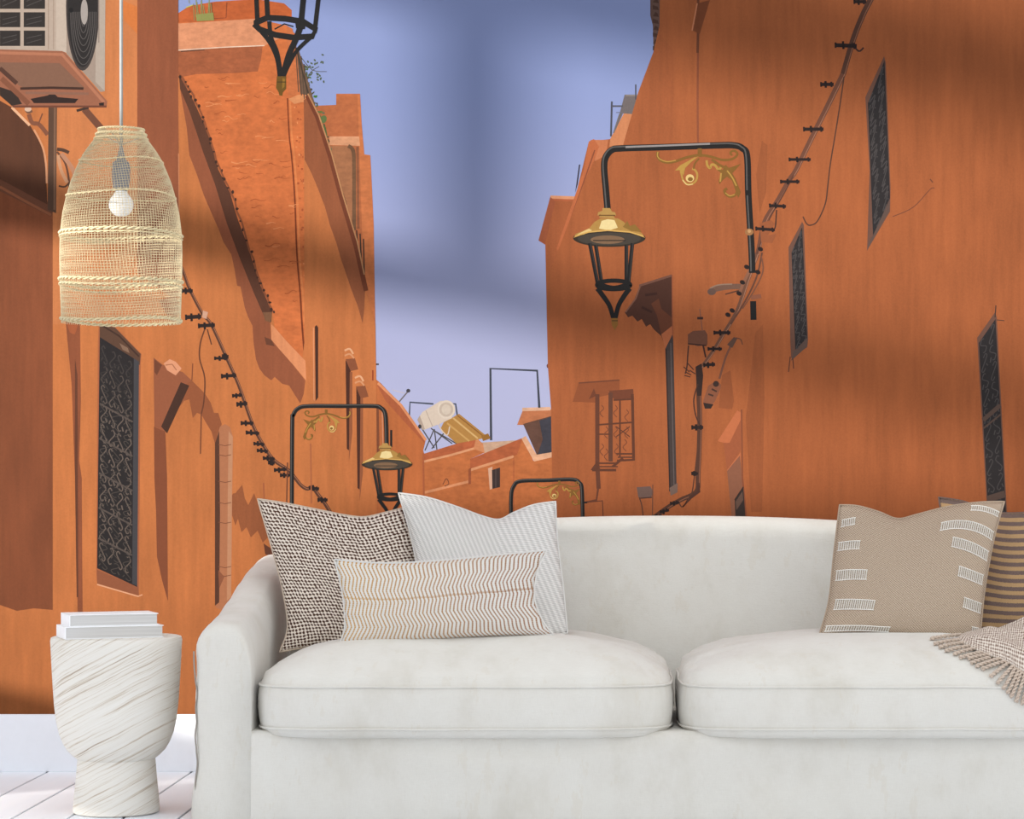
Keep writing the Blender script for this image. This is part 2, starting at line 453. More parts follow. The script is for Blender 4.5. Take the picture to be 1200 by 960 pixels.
bm = bmesh.new(); add_lathe(bm, [(.001, 0), (.05, 0), (.05, -.012), (.04, -.028), (.012, -.032), (.001, -.032)], 32, cap=False); link_mesh('ceiling_rose', bm, M_WHITE, pend, True)
sk = bmesh.new()
add_lathe(sk, [(.004, pz(172)), (.007, pz(180)), (.010, pz(187)), (.018, pz(191)), (.0195, pz(200)), (.019, pz(210)), (.0165, pz(220)), (.013, pz(224))], 28)
link_mesh('lamp_socket', sk, M_SOCKET, pend, True)
bl = bmesh.new(); pr = [(.011, pz(223))]
for k in range(11):
    a = math.radians(40 + 140 * k / 10); pr.append((.0262 * math.sin(a) + .0002, pz(240) + .0262 * math.cos(a)))
add_lathe(bl, pr, 28, cap=False); link_mesh('bulb', bl, M_BULB, pend, True)
bm = bmesh.new()
for k in range(3):
    a = 2 * math.pi * k / 3 + .3
    add_tube(bm, [(0, 0, pz(170)), (prof_r(158) * math.cos(a), prof_r(158) * math.sin(a), pz(158))], .0012, 5)
link_mesh('shade_hanger', bm, M_CORD, pend, True)
# ------------------------------------------------------------------ cushions
def resample(pts, n):
    P = catmull([(p[0], p[1], 0) for p in pts], 12)
    L = [0.0]
    for a, b in zip(P, P[1:]): L.append(L[-1] + (b - a).length)
    out = []; j = 0
    for i in range(n):
        t = L[-1] * i / (n - 1)
        while j < len(L) - 2 and L[j + 1] < t: j += 1
        f = (t - L[j]) / max(1e-9, L[j + 1] - L[j]); out.append(P[j].lerp(P[j + 1], min(1, f)))
    return out
class Pillow:
    """four edges (image points taken at the pillow's own distance) give the outline; it leans back by 'lean' and is 'T' thick"""
    def __init__(s, top, right, bottom, left, yb, lean, T, NU=56, NV=48, dent=0.0, seed=0.0, wr=.006, yaw=0.0, exp=.5, Tb=None):
        s.NU, s.NV, s.T, s.seed, s.wr, s.dent, s.exp = NU, NV, T, seed, wr, dent, exp; s.Tb = T if Tb is None else Tb
        s.t = resample(top, NU + 1); s.b = resample(bottom, NU + 1); s.l = resample(left, NV + 1); s.r = resample(right[::-1], NV + 1)
        ys = [p.y for p in s.b]; s.py0 = max(ys); s.py1 = min(p.y for p in s.t); s.yb = yb; s.lean = lean; s.yaw = yaw
        xs = [p.x for p in s.b]; s.pxm = sum(xs) / len(xs); s.pxw = max(xs) - min(xs)
    def base(s, u, v):                      # u 0..1 left to right, v 0..1 bottom to top
        fu, fv = u * s.NU, v * s.NV
        def pick(L, f):
            i = min(int(f), len(L) - 2); return L[i].lerp(L[i + 1], f - i)
        B, Tp, Lf, R = pick(s.b, fu), pick(s.t, fu), pick(s.l, fv), pick(s.r, fv)
        q = B * (1 - v) + Tp * v + Lf * (1 - u) + R * u - (s.b[0] * (1 - u) * (1 - v) + s.b[-1] * u * (1 - v) + s.t[0] * (1 - u) * v + s.t[-1] * u * v)
        Y = s.yb + s.lean * (s.py0 - q.y) / (s.py0 - s.py1) + s.yaw * (q.x - s.pxm) / s.pxw
        return at(q.x, q.y, Y)
    def thick(s, u, v):
        a = max(0.0, (1 - (2 * u - 1) ** 2) * (1 - (2 * v - 1) ** 2)) ** s.exp
        d = 1 - s.dent * math.exp(-((u - .5) / .16) ** 2) * sstep(.45, 1.0, v)
        return a * d
    def front(s, u, v, off=0.0):
        p = s.base(u, v); th = s.thick(u, v)
        edge = 1 - min(1.0, 4 * min(u, 1 - u, v, 1 - v))
        w = s.wr * noise.noise(Vector((u * 4 + s.seed, v * 4, s.seed))) + .5 * s.wr * noise.noise(Vector((u * 10 + s.seed, v * 10, 3))) \
            + s.wr * edge * noise.noise(Vector((math.atan2(v - .5, u - .5) * 6, s.seed, 1)))
        return Vector((p.x, p.y - s.T * th - w * min(1, th * 3) - off, p.z))
    def back(s, u, v):
        p = s.base(u, v); return Vector((p.x, p.y + s.Tb * s.thick(u, v), p.z))
    def build(s, name, mat, label, group, seam=None):
        g = s
        o0 = s.base(.5, 0.0)
        bm = bmesh.new(); uvl = bm.loops.layers.uv.new('uv')
        us = [i / s.NU for i in range(s.NU + 1)]; vs_ = [j / s.NV for j in range(s.NV + 1)]
        asp = (s.base(1, .5) - s.base(0, .5)).length / (s.base(.5, 1) - s.base(.5, 0)).length
        uv = [[(u * asp, v) for u in us] for v in vs_]
        add_grid(bm, [[s.front(u, v) - o0 for u in us] for v in vs_], uvl=uvl, uvs=uv)
        V = add_grid(bm, [[s.back(u, v) - o0 for u in us[::-1]] for v in vs_], uvl=uvl, uvs=uv)
        bmesh.ops.remove_doubles(bm, verts=bm.verts[:], dist=1e-5)
        o = link_mesh(name, bm, mat, None, True); o.location = o0; tag(o, label, 'cushion', group)
        bm = bmesh.new()
        per = [s.base(u, 1) for u in us] + [s.base(1, v) for v in vs_[::-1]] + [s.base(u, 0) for u in us[::-1]] + [s.base(0, v) for v in vs_]
        pts = [p - o0 for i, p in enumerate(per) if i == 0 or (p - per[i - 1]).length > 1e-4]
        add_tube(bm, pts[:-1], .0028, 5, closed=True)
        link_mesh('edge_seam', bm, seam or mat, o, True)
        s.o0, s.o = o0, o; return o
def m_weave(name, dark, light, nu, thr, irregular=.5, skew=.35):
    def b(nt, p):
        N = NT(nt); u = N.uv(); s = N.sep(u)
        wob = N.noise(N.mapping(u, (9, 9, 9)), 1.0, 2); fine = N.noise(N.mapping(u, (nu * 1.2, nu * 1.2, 1)), 1.0, 2)
        x = N.math('ADD', N.math('MULTIPLY', s[0], nu), N.math('ADD', N.math('MULTIPLY', wob, 1.3), N.math('MULTIPLY', s[1], nu * skew)))
        y = N.math('ADD', N.math('MULTIPLY', s[1], nu * .95), N.math('MULTIPLY', wob, 1.1))
        a = N.math('SINE', N.math('MULTIPLY', N.math('ADD', x, y), 3.1416)); c = N.math('SINE', N.math('MULTIPLY', N.math('SUBTRACT', x, y), 3.1416))
        h = N.math('MULTIPLY', a, c)
        k = N.math('ADD', h, N.math('MULTIPLY', N.math('SUBTRACT', fine, .5), irregular * 2))
        f = N.ramp(N.math('ADD', N.math('MULTIPLY', k, .5), .5), [(thr - .06, (0, 0, 0, 1)), (thr + .06, (1, 1, 1, 1))])
        N.link(N.mixc(f, dark, light), p.inputs['Base Color']); N.bump(k, .5, .004, p)
    return node_mat(name, b, .95)
M_BROWN = m_weave('brown_white_weave', rgb(74, 46, 32), rgb(226, 214, 200), 45, .47, .85)
def _knit(nt, p):
    N = NT(nt); u = N.uv(); s = N.sep(u)
    x = N.math('MULTIPLY', N.math('ADD', s[0], N.math('MULTIPLY', s[1], .22)), 34.0); y = N.math('MULTIPLY', s[1], 52.0)
    a = N.math('MULTIPLY', N.math('SINE', N.math('MULTIPLY', N.math('ADD', x, N.math('MULTIPLY', y, .5)), 6.283)), N.math('SINE', N.math('MULTIPLY', y, 3.1416)))
    k = N.math('ADD', N.math('MULTIPLY', a, .5), .5)
    N.link(N.mixc(k, rgb(186, 184, 180), rgb(230, 228, 224)), p.inputs['Base Color']); N.bump(k, .6, .005, p)
M_KNIT = node_mat('white_knit', _knit, .95)
def _chev(nt, p):
    N = NT(nt); u = N.uv(); s = N.sep(u)
    wob = N.noise(N.mapping(u, (5, 5, 5)), 1.0, 2)
    tri = N.math('PINGPONG', N.math('ADD', N.math('MULTIPLY', s[1], 7.0), .35), 1.0)
    x = N.math('ADD', N.math('MULTIPLY', s[0], 21.5), N.math('ADD', N.math('MULTIPLY', tri, 1.0), N.math('MULTIPLY', wob, .5)))
    f = N.math('FRACT', x)
    dash = N.math('SINE', N.math('MULTIPLY', s[1], 6.283 * 40))
    ln = N.math('MULTIPLY', N.math('LESS_THAN', f, .38), N.math('GREATER_THAN', dash, -.75))
    seam = N.math('LESS_THAN', N.math('ABSOLUTE', N.math('SUBTRACT', s[1], N.math('ADD', .55, N.math('MULTIPLY', wob, .03)))), .008)
    ln = N.math('MAXIMUM', ln, N.math('MULTIPLY', seam, .5))
    gold = N.mixc(N.math('MULTIPLY', s[0], .5), rgb(186, 136, 34), rgb(142, 88, 16))
    dots = N.math('MULTIPLY', N.math('SINE', N.math('MULTIPLY', s[0], 6.283 * 58)), dash)
    base = N.mixc(N.math('ADD', N.math('MULTIPLY', dots, .3), .5), rgb(196, 192, 186), rgb(228, 226, 222))
    N.link(N.mixc(ln, base, gold), p.inputs['Base Color'])
    N.bump(N.math('SUBTRACT', N.math('MULTIPLY', dots, .5), ln), .35, .003, p)
M_CHEV = node_mat('cream_gold_zigzag_weave', _chev, .95)
def _taupe(nt, p):
    N = NT(nt); u = N.uv(); s = N.sep(u)
    a = N.math('MULTIPLY', N.math('SINE', N.math('MULTIPLY', s[0], 6.283 * 62)), N.math('SINE', N.math('MULTIPLY', s[1], 6.283 * 58)))
    f = N.noise(N.mapping(u, (110, 110, 1)), 1.0, 2)
    k = N.math('ADD', N.math('ADD', N.math('MULTIPLY', a, .28), .25), N.math('MULTIPLY', f, .5))
    N.link(N.ramp(k, [(.25, rgb(130, 112, 94)), (.5, rgb(168, 149, 129)), (.8, rgb(200, 184, 164))]), p.inputs['Base Color']); N.bump(k, .4, .003, p)
M_TAUPE = node_mat('taupe_weave', _taupe, .95)
def _stripe(nt, p):
    N = NT(nt); u = N.uv(); s = N.sep(u)
    z = N.noise(N.mapping(u, (120, 40, 1)), 1.0, 2)
    t = N.math('SINE', N.math('MULTIPLY', N.math('ADD', s[1], N.math('MULTIPLY', z, .010)), 6.283 * 15.5))
    f = N.ramp(N.math('ADD', N.math('MULTIPLY', t, .5), .5), [(.42, (0, 0, 0, 1)), (.56, (1, 1, 1, 1))])
    sp = N.noise(N.mapping(u, (160, 160, 1)), 1.0, 2)
    dk = N.mixc(sp, rgb(74, 58, 54), rgb(132, 112, 104)); lt = N.mixc(sp, rgb(160, 126, 86), rgb(186, 154, 114))
    N.link(N.mixc(f, lt, dk), p.inputs['Base Color']); N.bump(N.math('ADD', f, sp), .4, .004, p)
M_STRIPE = node_mat('tan_brown_stripe_weave', _stripe, .95)
M_THREAD = m_plain('white_thread', rgb(236, 233, 226), .9, var=.04)
GP = 'throw cushions on the sofa'
brown = Pillow([(302, 585), (335, 590), (375, 598), (405, 604), (428, 606), (455, 600), (480, 594), (512, 590)], [(512, 590), (506, 640), (504, 700), (510, 756)],
               [(328, 764), (380, 756), (440, 757), (510, 756)], [(328, 764), (337, 735), (331, 690), (318, 640), (302, 585)], -.70, .32, .085, dent=.35, seed=2.0, yaw=.07)
brown.build('throw_cushion', M_BROWN, 'square cushion in chunky brown and white weave leaning on the left arm', GP, m_plain('beige_seam', rgb(196, 180, 162), .9))
white = Pillow([(467, 578), (500, 583), (535, 594), (565, 605), (585, 609), (602, 601), (625, 592), (651, 588)], [(651, 588), (653, 630), (660, 690), (665, 742)],
               [(492, 742), (540, 748), (610, 748), (665, 742)], [(492, 742), (492, 690), (482, 630), (467, 578)], -.78, .38, .085, dent=.35, seed=5.0, wr=.004)
white.build('throw_cushion', M_KNIT, 'square plain white knitted cushion behind the zigzag lumbar cushion', GP)
lumb = Pillow([(392, 656), (450, 660), (515, 657), (580, 651), (641, 645)], [(641, 645), (630, 668), (626, 700), (636, 728), (649, 744)],
              [(397, 758), (470, 754), (560, 747), (649, 744)], [(397, 758), (404, 735), (402, 700), (397, 675), (392, 656)], -.925, .07, .055, NV=36, seed=8.0, wr=.003)
lumb.build('lumbar_cushion', M_CHEV, 'small oblong cream cushion with gold zigzag lines in front of the left pair', GP)
stripe = Pillow([(1100, 583), (1130, 588), (1165, 600), (1200, 601), (1230, 596), (1262, 592)], [(1262, 592), (1258, 640), (1256, 700), (1258, 748)],
                [(1118, 748), (1180, 748), (1220, 748), (1258, 748)], [(1118, 748), (1120, 700), (1110, 640), (1100, 583)], -.66, .30, .06, seed=11.0)
stripe.build('throw_cushion', M_STRIPE, 'tan cushion with dark brown stripes behind the beige cushion at the right', GP)
taupe = Pillow([(984, 592), (1005, 593), (1030, 600), (1052, 608), (1075, 603), (1110, 594), (1145, 589), (1177, 588)], [(1177, 588), (1165, 630), (1154, 690), (1148, 750)],
               [(960, 745), (1010, 743), (1080, 747), (1148, 750)], [(960, 745), (971, 705), (977, 650), (984, 592)], -.83, .30, .085, dent=.3, seed=14.0, wr=.004)
to = taupe.build('throw_cushion', M_TAUPE, 'beige cushion with white stitched ladder bars at the right end', GP)
def bar(u0, v0, u1, v1, n, h, sag=0.0):
    """one ladder bar: n raised stitches between two threads, following the cushion's front"""
    bm = bmesh.new()
    for i in range(n):
        t = (i + .5) / n; u = u0 + (u1 - u0) * t; v = v0 + (v1 - v0) * t + sag * 4 * t * (1 - t); du = abs(u1 - u0) / n * .30
        pts = [taupe.front(uu, vv, .0022) - taupe.o0 for uu, vv in ((u - du, v - h / 2), (u + du, v - h / 2), (u + du, v + h / 2), (u - du, v + h / 2))]
        f = bm.faces.new([bm.verts.new(q) for q in pts])
    r = bmesh.ops.solidify(bm, geom=bm.faces[:], thickness=.0015)
    for e in (-1, 1):
        pts = []
        for i in range(15):
            t = i / 14; u = u0 + (u1 - u0) * t; v = v0 + (v1 - v0) * t + sag * 4 * t * (1 - t) + e * h / 2
            pts.append(taupe.front(min(max(u, .003), .997), min(max(v, .003), .997), .0022) - taupe.o0)
        add_tube(bm, pts, .0011, 4)
    bmesh.ops.recalc_face_normals(bm, faces=bm.faces[:])
    link_mesh('stitched_bar', bm, M_THREAD, to)
for b in ((.02, .86, .10, .885, 7, .052), (.015, .685, .145, .71, 10, .062), (.02, .465, .21, .49, 15, .075), (.035, .245, .285, .255, 19, .078), (.02, .055, .42, .055, 26, .045),
          (.63, .855, .985, .745, 26, .06, .035), (.72, .725, .975, .60, 20, .07, .01), (.79, .505, .97, .43, 14, .07), (.855, .275, .985, .225, 10, .07), (.935, .07, .985, .06, 4, .05), (.80, .965, .985, .905, 14, .035, .012)):
    bar(*b)

# ------------------------------------------------------------------ throw blanket on the right seat
def _throw(nt, p):
    N = NT(nt); u = N.uv(); s = N.sep(u)
    x = N.math('MULTIPLY', s[0], 46.0); y = N.math('MULTIPLY', s[1], 50.0)
    a = N.math('MULTIPLY', N.math('SINE', N.math('MULTIPLY', N.math('ADD', x, y), 3.1416)), N.math('SINE', N.math('MULTIPLY', N.math('SUBTRACT', x, y), 3.1416)))
    f = N.noise(N.mapping(u, (60, 60, 1)), 1.0, 2)
    k = N.math('ADD', N.math('MULTIPLY', a, .35), f)
    N.link(N.ramp(k, [(.25, rgb(124, 104, 92)), (.5, rgb(198, 182, 168)), (.75, rgb(228, 218, 207))]), p.inputs['Base Color']); N.bump(k, .5, .005, p)
M_THROW = node_mat('beige_throw_weave', _throw, .95)
M_TASSEL = m_plain('beige_twisted_yarn', rgb(198, 181, 165), .95, var=.25, nscale=260)
from mathutils.bvhtree import BVHTree
cu = [o for o in sofa.children if o.name.startswith('seat_cushion')][1]
BV = BVHTree.FromPolygons([v.co + SO for v in cu.data.vertices], [list(f.vertices) for f in cu.data.polygons])
EYE = Vector((0, -DW, H0))
def on_seat(px, py, up=.006):
    """the point of the seat cushion that an image point falls on, lifted a little"""
    d = (at(px, py, 0) - EYE).normalized(); h, n, _, _ = BV.ray_cast(EYE, d)
    return (h + n * up) if h is not None else at(px, py, -.72)
def over_seat(p, up):
    h, n, _, _ = BV.ray_cast(Vector((p.x, p.y, 1.5)), Vector((0, 0, -1)))
    return Vector((p.x, p.y, max(p.z, h.z + up))) if h is not None else p
thr0 = on_seat(1180, 790)
throw = empty('throw_blanket', thr0); tag(throw, 'beige woven throw with twisted fringe lying on the right end of the seat', 'blanket')
# its fringed edge lies on the seat; the cloth climbs from there to the cushions and on out of frame at the right
FR = [(1122, 753), (1133, 760), (1147, 767), (1160, 772), (1172, 776), (1183, 781), (1193, 787), (1206, 793), (1222, 800), (1240, 806)]
BK = [(1147, 748, -.80), (1152, 744, -.80), (1158, 742, -.80), (1167, 740, -.80), (1178, 736, -.80), (1190, 732, -.80), (1203, 727, -.80), (1222, 722, -.80), (1250, 722, -.80), (1290, 726, -.80)]
fr = catmull([on_seat(*p) for p in FR], 8); bk = catmull([over_seat(at(*p), .012) for p in BK], 8)
bm = bmesh.new(); uvl = bm.loops.layers.uv.new('uv'); rows = []; uvs = []
NJ = 40
for j in range(NJ + 1):
    t = j / NJ; row = []; uvr = []
    for i, (a, b) in enumerate(zip(fr, bk)):
        s = i / (len(fr) - 1); p = a.lerp(b, t)
        f2 = .020 * (.5 + .5 * math.sin(t * 11.5 - 1.2 + s * 3.0)) * sstep(0, .3, t) * sstep(.02, .3, s)
        p = over_seat(p, .006) + Vector((0, -.35, .93)) * f2; row.append(p - thr0); uvr.append((s * .9, t * .55))
    rows.append(row); uvs.append(uvr)
add_grid(bm, rows, uvl=uvl, uvs=uvs)
cl = link_mesh('woven_cloth', bm, M_THROW, throw, True); md = cl.modifiers.new('thickness', 'SOLIDIFY'); md.thickness = .007; md.offset = 1
# twisted fringe: each tassel is two yarns wound round each other
TS = [((1128, 748), (1090, 751)), ((1126, 754), (1094, 757)), ((1132, 757), (1100, 761)), ((1138, 761), (1107, 765)), ((1146, 763), (1117, 769)), ((1152, 768), (1124, 773)), ((1163, 770), (1134, 774)),
      ((1160, 774), (1137, 779)), ((1172, 775), (1143, 783)), ((1178, 778), (1150, 786)), ((1182, 780), (1160, 794)), ((1187, 783), (1168, 802)), ((1190, 785), (1175, 808)), ((1194, 787), (1180, 813)),
      ((1197, 789), (1184, 818)), ((1201, 791), (1190, 823)), ((1206, 793), (1197, 826)), ((1211, 796), (1205, 830)), ((1218, 800), (1214, 834)), ((1226, 803), (1224, 836))]
for n, (p, q) in enumerate(TS):
    A = on_seat(*p, .009); B = on_seat(*q, .005); M_ = on_seat((p[0] + q[0]) / 2, (p[1] + q[1]) / 2, .011)
    bm = bmesh.new(); L = (B - A).length; d = (B - A).normalized(); a = d.orthogonal().normalized(); b = d.cross(a)
    for ph in (0, math.pi):
        pts = []
        for k in range(30):
            s = k / 29; w = s * L * 300 + ph; mid = A.lerp(M_, s).lerp(M_.lerp(B, s), s)
            pts.append(mid + (a * math.cos(w) + b * math.sin(w)) * .0026 - thr0)
        add_tube(bm, pts, [.0030] * 26 + [.0034, .0036, .003, .0018], 5)
    link_mesh('tassel', bm, M_TASSEL, throw, True)
# ------------------------------------------------------------------ the printed wallpaper mural
# A flat photographic print; its pictures are laid on the wall sheet as thin printed layers.
# Colours below are the print's inks (what the photograph shows of them in the sun, over the light falling on the wall).
LWALL = 2.62
S0 = FPX / DW
class Ink:
    laid = []                              # boxes already printed, with their layer number
    @staticmethod
    def layer(pts, pad):
        x0 = min(q[0] for q in pts) - pad; x1 = max(q[0] for q in pts) + pad; y0 = min(q[1] for q in pts) - pad; y1 = max(q[1] for q in pts) + pad
        n = 1 + max((l for (a, b, c, d, l) in Ink.laid if a < x1 and b > x0 and c < y1 and d > y0), default=0)
        Ink.laid.append((x0, x1, y0, y1, n)); return n
def P2(x, y): return ((x - VX) / S0, H0 - (y - VY) / S0)
def ink_mat(name, kind):
    def b(nt, p):
        N = NT(nt); at_ = N.n('ShaderNodeAttribute'); at_.attribute_name = 'ink'; col = at_.outputs['Color']; o = N.wpos()
        if kind == 'streak':
            a = N.noise(N.mapping(o, (55, 1, 5)), 1.0, 4, .6); c = N.noise(N.mapping(o, (9, 1, 2.2)), 1.0, 4, .6); d = N.noise(o, 190, 3)
            k = N.math('ADD', N.math('MULTIPLY', a, .44), N.math('ADD', N.math('MULTIPLY', c, .44), N.math('MULTIPLY', d, .26)))
            f = N.math('ADD', k, .43)
        elif kind == 'rough':
            a = N.noise(N.mapping(o, (22, 1, 34)), 1.0, 6, .7); c = N.noise(o, 9, 3); d = N.noise(N.mapping(o, (60, 1, 100)), 1.0, 3)
            k = N.math('ADD', N.math('MULTIPLY', a, .9), N.math('ADD', N.math('MULTIPLY', c, .3), N.math('MULTIPLY', d, .5)))
            f = N.math('ADD', k, .15)
        else:
            f = N.math('ADD', N.math('MULTIPLY', N.noise(o, 120, 3), .2), .9)
        if kind == 'sky': N.link(col, p.inputs['Base Color'])
        else: N.link(N.mixc(1.0, col, f, 'MULTIPLY'), p.inputs['Base Color'])
        p.inputs['Specular IOR Level'].default_value = .15
    return node_mat(name, b, .85)
IM = {k: ink_mat('mural_print_' + k, k) for k in ('streak', 'rough', 'flat', 'sky')}
def ik(c): return tuple(v / LWALL for v in c[:3]) + (1.0,)
def K(r, g, b): return ik(rgb(r, g, b))
mural = tag(empty('wall_mural', (0, 0, 0)), 'printed wallpaper mural of a terracotta alley with street lamps covering the wall behind the sofa', 'mural')
def ribbon(pts, w):
    n = len(pts); V = [Vector((p[0], p[1])) for p in pts]; out = []
    for i in range(n):
        t = V[min(i + 1, n - 1)] - V[max(i - 1, 0)]
        t = t.normalized() if t.length > 1e-9 else Vector((1, 0))
        nn = Vector((-t.y, t.x)); ww = w if not isinstance(w, (tuple, list)) else w[0] + (w[1] - w[0]) * i / (n - 1)
        out.append((V[i] + nn * ww / 2, V[i] - nn * ww / 2))
    return out
def sm(pts, n=6): return [(p.x, p.y) for p in catmull([(a, b, 0) for a, b in pts], n)]
def ell(cx, cy, rx, ry, rot=0.0, n=22):
    c, s = math.cos(rot), math.sin(rot)
    return [(cx + rx * math.cos(t) * c - ry * math.sin(t) * s, cy + rx * math.cos(t) * s + ry * math.sin(t) * c) for t in (2 * math.pi * k / n for k in range(n))]
def ink(name, shapes, parent=None, mat='flat'):
    """one printed picture element: a stack of flat shapes.  ('p', points, colour) polygon, ('s', points, width, colour) stroke,
    ('g', points, colour function, step) polygon whose ink varies over it"""
    bm = bmesh.new(); lay = bm.verts.layers.float_color.new('ink')
    for sh in shapes:
        pad = 1 + (max(sh[2]) if isinstance(sh[2], tuple) else sh[2]) / 2 if sh[0] == 's' else 0; y = -.0012 - 1.5e-5 * Ink.layer(sh[1], pad)
        def V(q, c):
            a, z = P2(*q); v = bm.verts.new((a, y, z)); v[lay] = c; return v
        if sh[0] == 'p':
            vs_ = [V(q, sh[2]) for q in sh[1]]
            f = bm.faces.new(vs_)
            f.normal_update()
            if len(vs_) > 4: bmesh.ops.triangulate(bm, faces=[f])
        elif sh[0] == 's':
            rb = ribbon(sh[1], sh[2]); L = [(V(a, sh[3]), V(b, sh[3])) for a, b in rb]
            for (a, b), (c, d) in zip(L, L[1:]): bm.faces.new((a, b, d, c))
        elif sh[0] == 'g':
            t = bmesh.new(); f = t.faces.new([t.verts.new((q[0], q[1], 0)) for q in sh[1]])
            f.normal_update(); bmesh.ops.triangulate(t, faces=[f])
            xs = [q[0] for q in sh[1]]; ys = [q[1] for q in sh[1]]; st = sh[3]
            for ax, lo, hi in ((0, min(xs), max(xs)), (1, min(ys), max(ys))):
                q = math.ceil(lo / st) * st
                while q < hi:
                    if q > lo + .01:
                        bmesh.ops.bisect_plane(t, geom=t.verts[:] + t.edges[:] + t.faces[:], plane_co=(q, 0, 0) if ax == 0 else (0, q, 0), plane_no=(1, 0, 0) if ax == 0 else (0, 1, 0))
                    q += st
            mp = {v: V((v.co.x, v.co.y), sh[2](v.co.x, v.co.y)) for v in t.verts}
            for f in t.faces: bm.faces.new([mp[v] for v in f.verts])
            t.free()
    for f in bm.faces:
        f.normal_update()
        if f.normal.y > 0: f.normal_flip()
    return link_mesh(name, bm, IM[mat], parent or mural)
def inks(name, shapes, parent=None, mat='flat'):
    for sh in shapes: ink(name, [sh], parent, mat)
def nz(x, y, s, seed=0.0): return noise.noise(Vector((x / s, y / s, seed)))
def wallfn(base, amt=.10, s=70, seed=0.0, extra=None):
    def f(x, y):
        k = 1 + amt * nz(x, y * .6, s, seed) + amt * .6 * nz(x, y * .4, s * .35, seed + 5)
        c = mul(base, k)
        return extra(x, y, c) if extra else c
    return f
def jag(a, b, amp, n, seed):
    """a ragged edge from a to b: vertical drips of plaster shadow"""
    r = random.Random(seed); out = []
    for i in range(n + 1):
        t = i / n; out.append((a[0] + (b[0] - a[0]) * t, a[1] + (b[1] - a[1]) * t + (r.uniform(-amp, amp) if 0 < i < n else 0)))
    return out
def quad(q, u, v):
    (x0, y0), (x1, y1), (x2, y2), (x3, y3) = q      # TL TR BR BL
    return (x0 * (1 - u) * (1 - v) + x1 * u * (1 - v) + x2 * u * v + x3 * (1 - u) * v, y0 * (1 - u) * (1 - v) + y1 * u * (1 - v) + y2 * u * v + y3 * (1 - u) * v)
def scrolls(q, nc, nr, col, w, rails=(), railcol=None, fade=None):
    """wrought iron scroll grille drawn in perspective"""
    out = []; r = random.Random(int(q[0][0] * 7))
    for j in range(nr):
        for i in range(nc):
            c = col if fade is None else mix(col, fade[1], max(0, 1 - (j + .5) / nr / fade[0]))
            fl = 1 if (i + j) % 2 else -1; cu, cv = (i + .5) / nc, (j + .5) / nr; a, b = .42 / nc, .46 / nr
            S_ = [(-.2, -.75), (.35, -.95), (.8, -.6), (.4, -.25), (0, 0), (-.4, .25), (-.8, .6), (-.35, .95), (.2, .75)]
            out.append(('s', sm([quad(q, cu + fl * x * a, cv + y * b) for x, y in S_], 3), w, c))
            if r.random() < .7: out.append(('s', [quad(q, cu + fl * .5 * a, cv + .3 * b), quad(q, cu + fl * .85 * a, cv + .75 * b)], w * 1.2, c))
    for v in rails: out.append(('s', [quad(q, 0, v), quad(q, 1, v)], w * 1.5, railcol or col))
    return out

# ---- sky sheet: the whole covering from baseboard to ceiling, wall to wall
TOPY, BOTY = VY - (ZC - H0) * S0 + 1, 837.0; LX, RX = VX + (XL + .002) * S0, VX + XR * S0
def skyc(x, y): return mix(K(150, 165, 216), K(190, 193, 230), sstep(60, 520, y + .1 * (x - 500)))
ink('printed_sky', [('g', [(LX, TOPY), (RX, TOPY), (RX, BOTY), (LX, BOTY)], skyc, 40)], mat='sky')
OR = K(204, 122, 69); ORD = K(152, 87, 54); RW = K(179, 101, 58); LITE = K(226, 158, 118); DK = K(38, 32, 30)

# ---- houses at the far end of the alley
far = ink('printed_house', [
    ('p', [(606, 498), (613, 480), (644, 480), (660, 480), (660, 500)], K(196, 120, 80)), ('p', [(612, 478), (645, 477), (645, 481), (612, 482)], K(228, 180, 150)),
    ('p', [(560, 519), (606, 516), (601, 525), (568, 533)], K(206, 168, 142)),
    ('p', [(613, 497), (648, 487), (648, 534), (629, 533)], K(104, 72, 60)), ('p', [(632, 493), (648, 488), (648, 534), (630, 533), (636, 515)], K(66, 64, 74)),
    ('g', [(488, 543), (496, 532), (558, 513), (566, 520), (567, 531), (551, 538), (600, 519), (613, 513), (625, 540), (660, 531), (660, 700), (488, 700)], wallfn(K(197, 113, 64), .08, 40, 1), 8),
    ('p', [(497, 532), (558, 513), (562, 523), (497, 540)], K(188, 100, 62)), ('s', [(497, 541), (530, 533), (561, 524)], 2.6, K(228, 160, 116)),
    ('p', [(555, 526), (558, 514), (566, 520), (568, 531)], K(214, 140, 96)),
    ('p', [(551, 538), (613, 513), (606, 533), (551, 550)], K(184, 98, 60)), ('s', [(551, 551), (602, 535)], 3, K(226, 156, 112)),
    ('s', [(497, 577.5), (549, 564.5)], 3, K(224, 150, 106)), ('p', [(549, 550), (552, 548), (552, 567), (549, 568)], K(160, 86, 54)),
    ('p', [(611, 514), (616, 511), (629, 533), (647, 530), (647, 536), (626, 541)], K(234, 178, 142)), ('s', [(602, 536), (602, 600)], 1.0, K(180, 98, 60))], mat='rough')
ink('printed_window', [('p', [(572, 549), (577, 547), (577, 573), (574, 574)], K(226, 178, 150)), ('p', [(576.5, 551), (586, 548), (586, 571), (577, 573)], K(62, 48, 46)), ('s', [(581, 550), (581, 572)], .8, K(96, 80, 76))], far)
ink('printed_drain_pipe', [('s', sm([(519, 568), (523, 561), (526, 567), (521, 570)], 4), 1, K(120, 70, 48))], far)
ink('printed_pipe_frame', [('s', [(575.5, 516), (574.7, 432), (629.5, 434.5), (632, 478)], 2.8, K(66, 70, 82))])
ink('printed_pipe_frame', [('s', [(479.5, 492), (480.5, 471.5), (508, 473.5)], 2, K(72, 78, 92)), ('s', [(520, 473), (534, 473.5), (536, 488)], 2, K(72, 78, 92))])
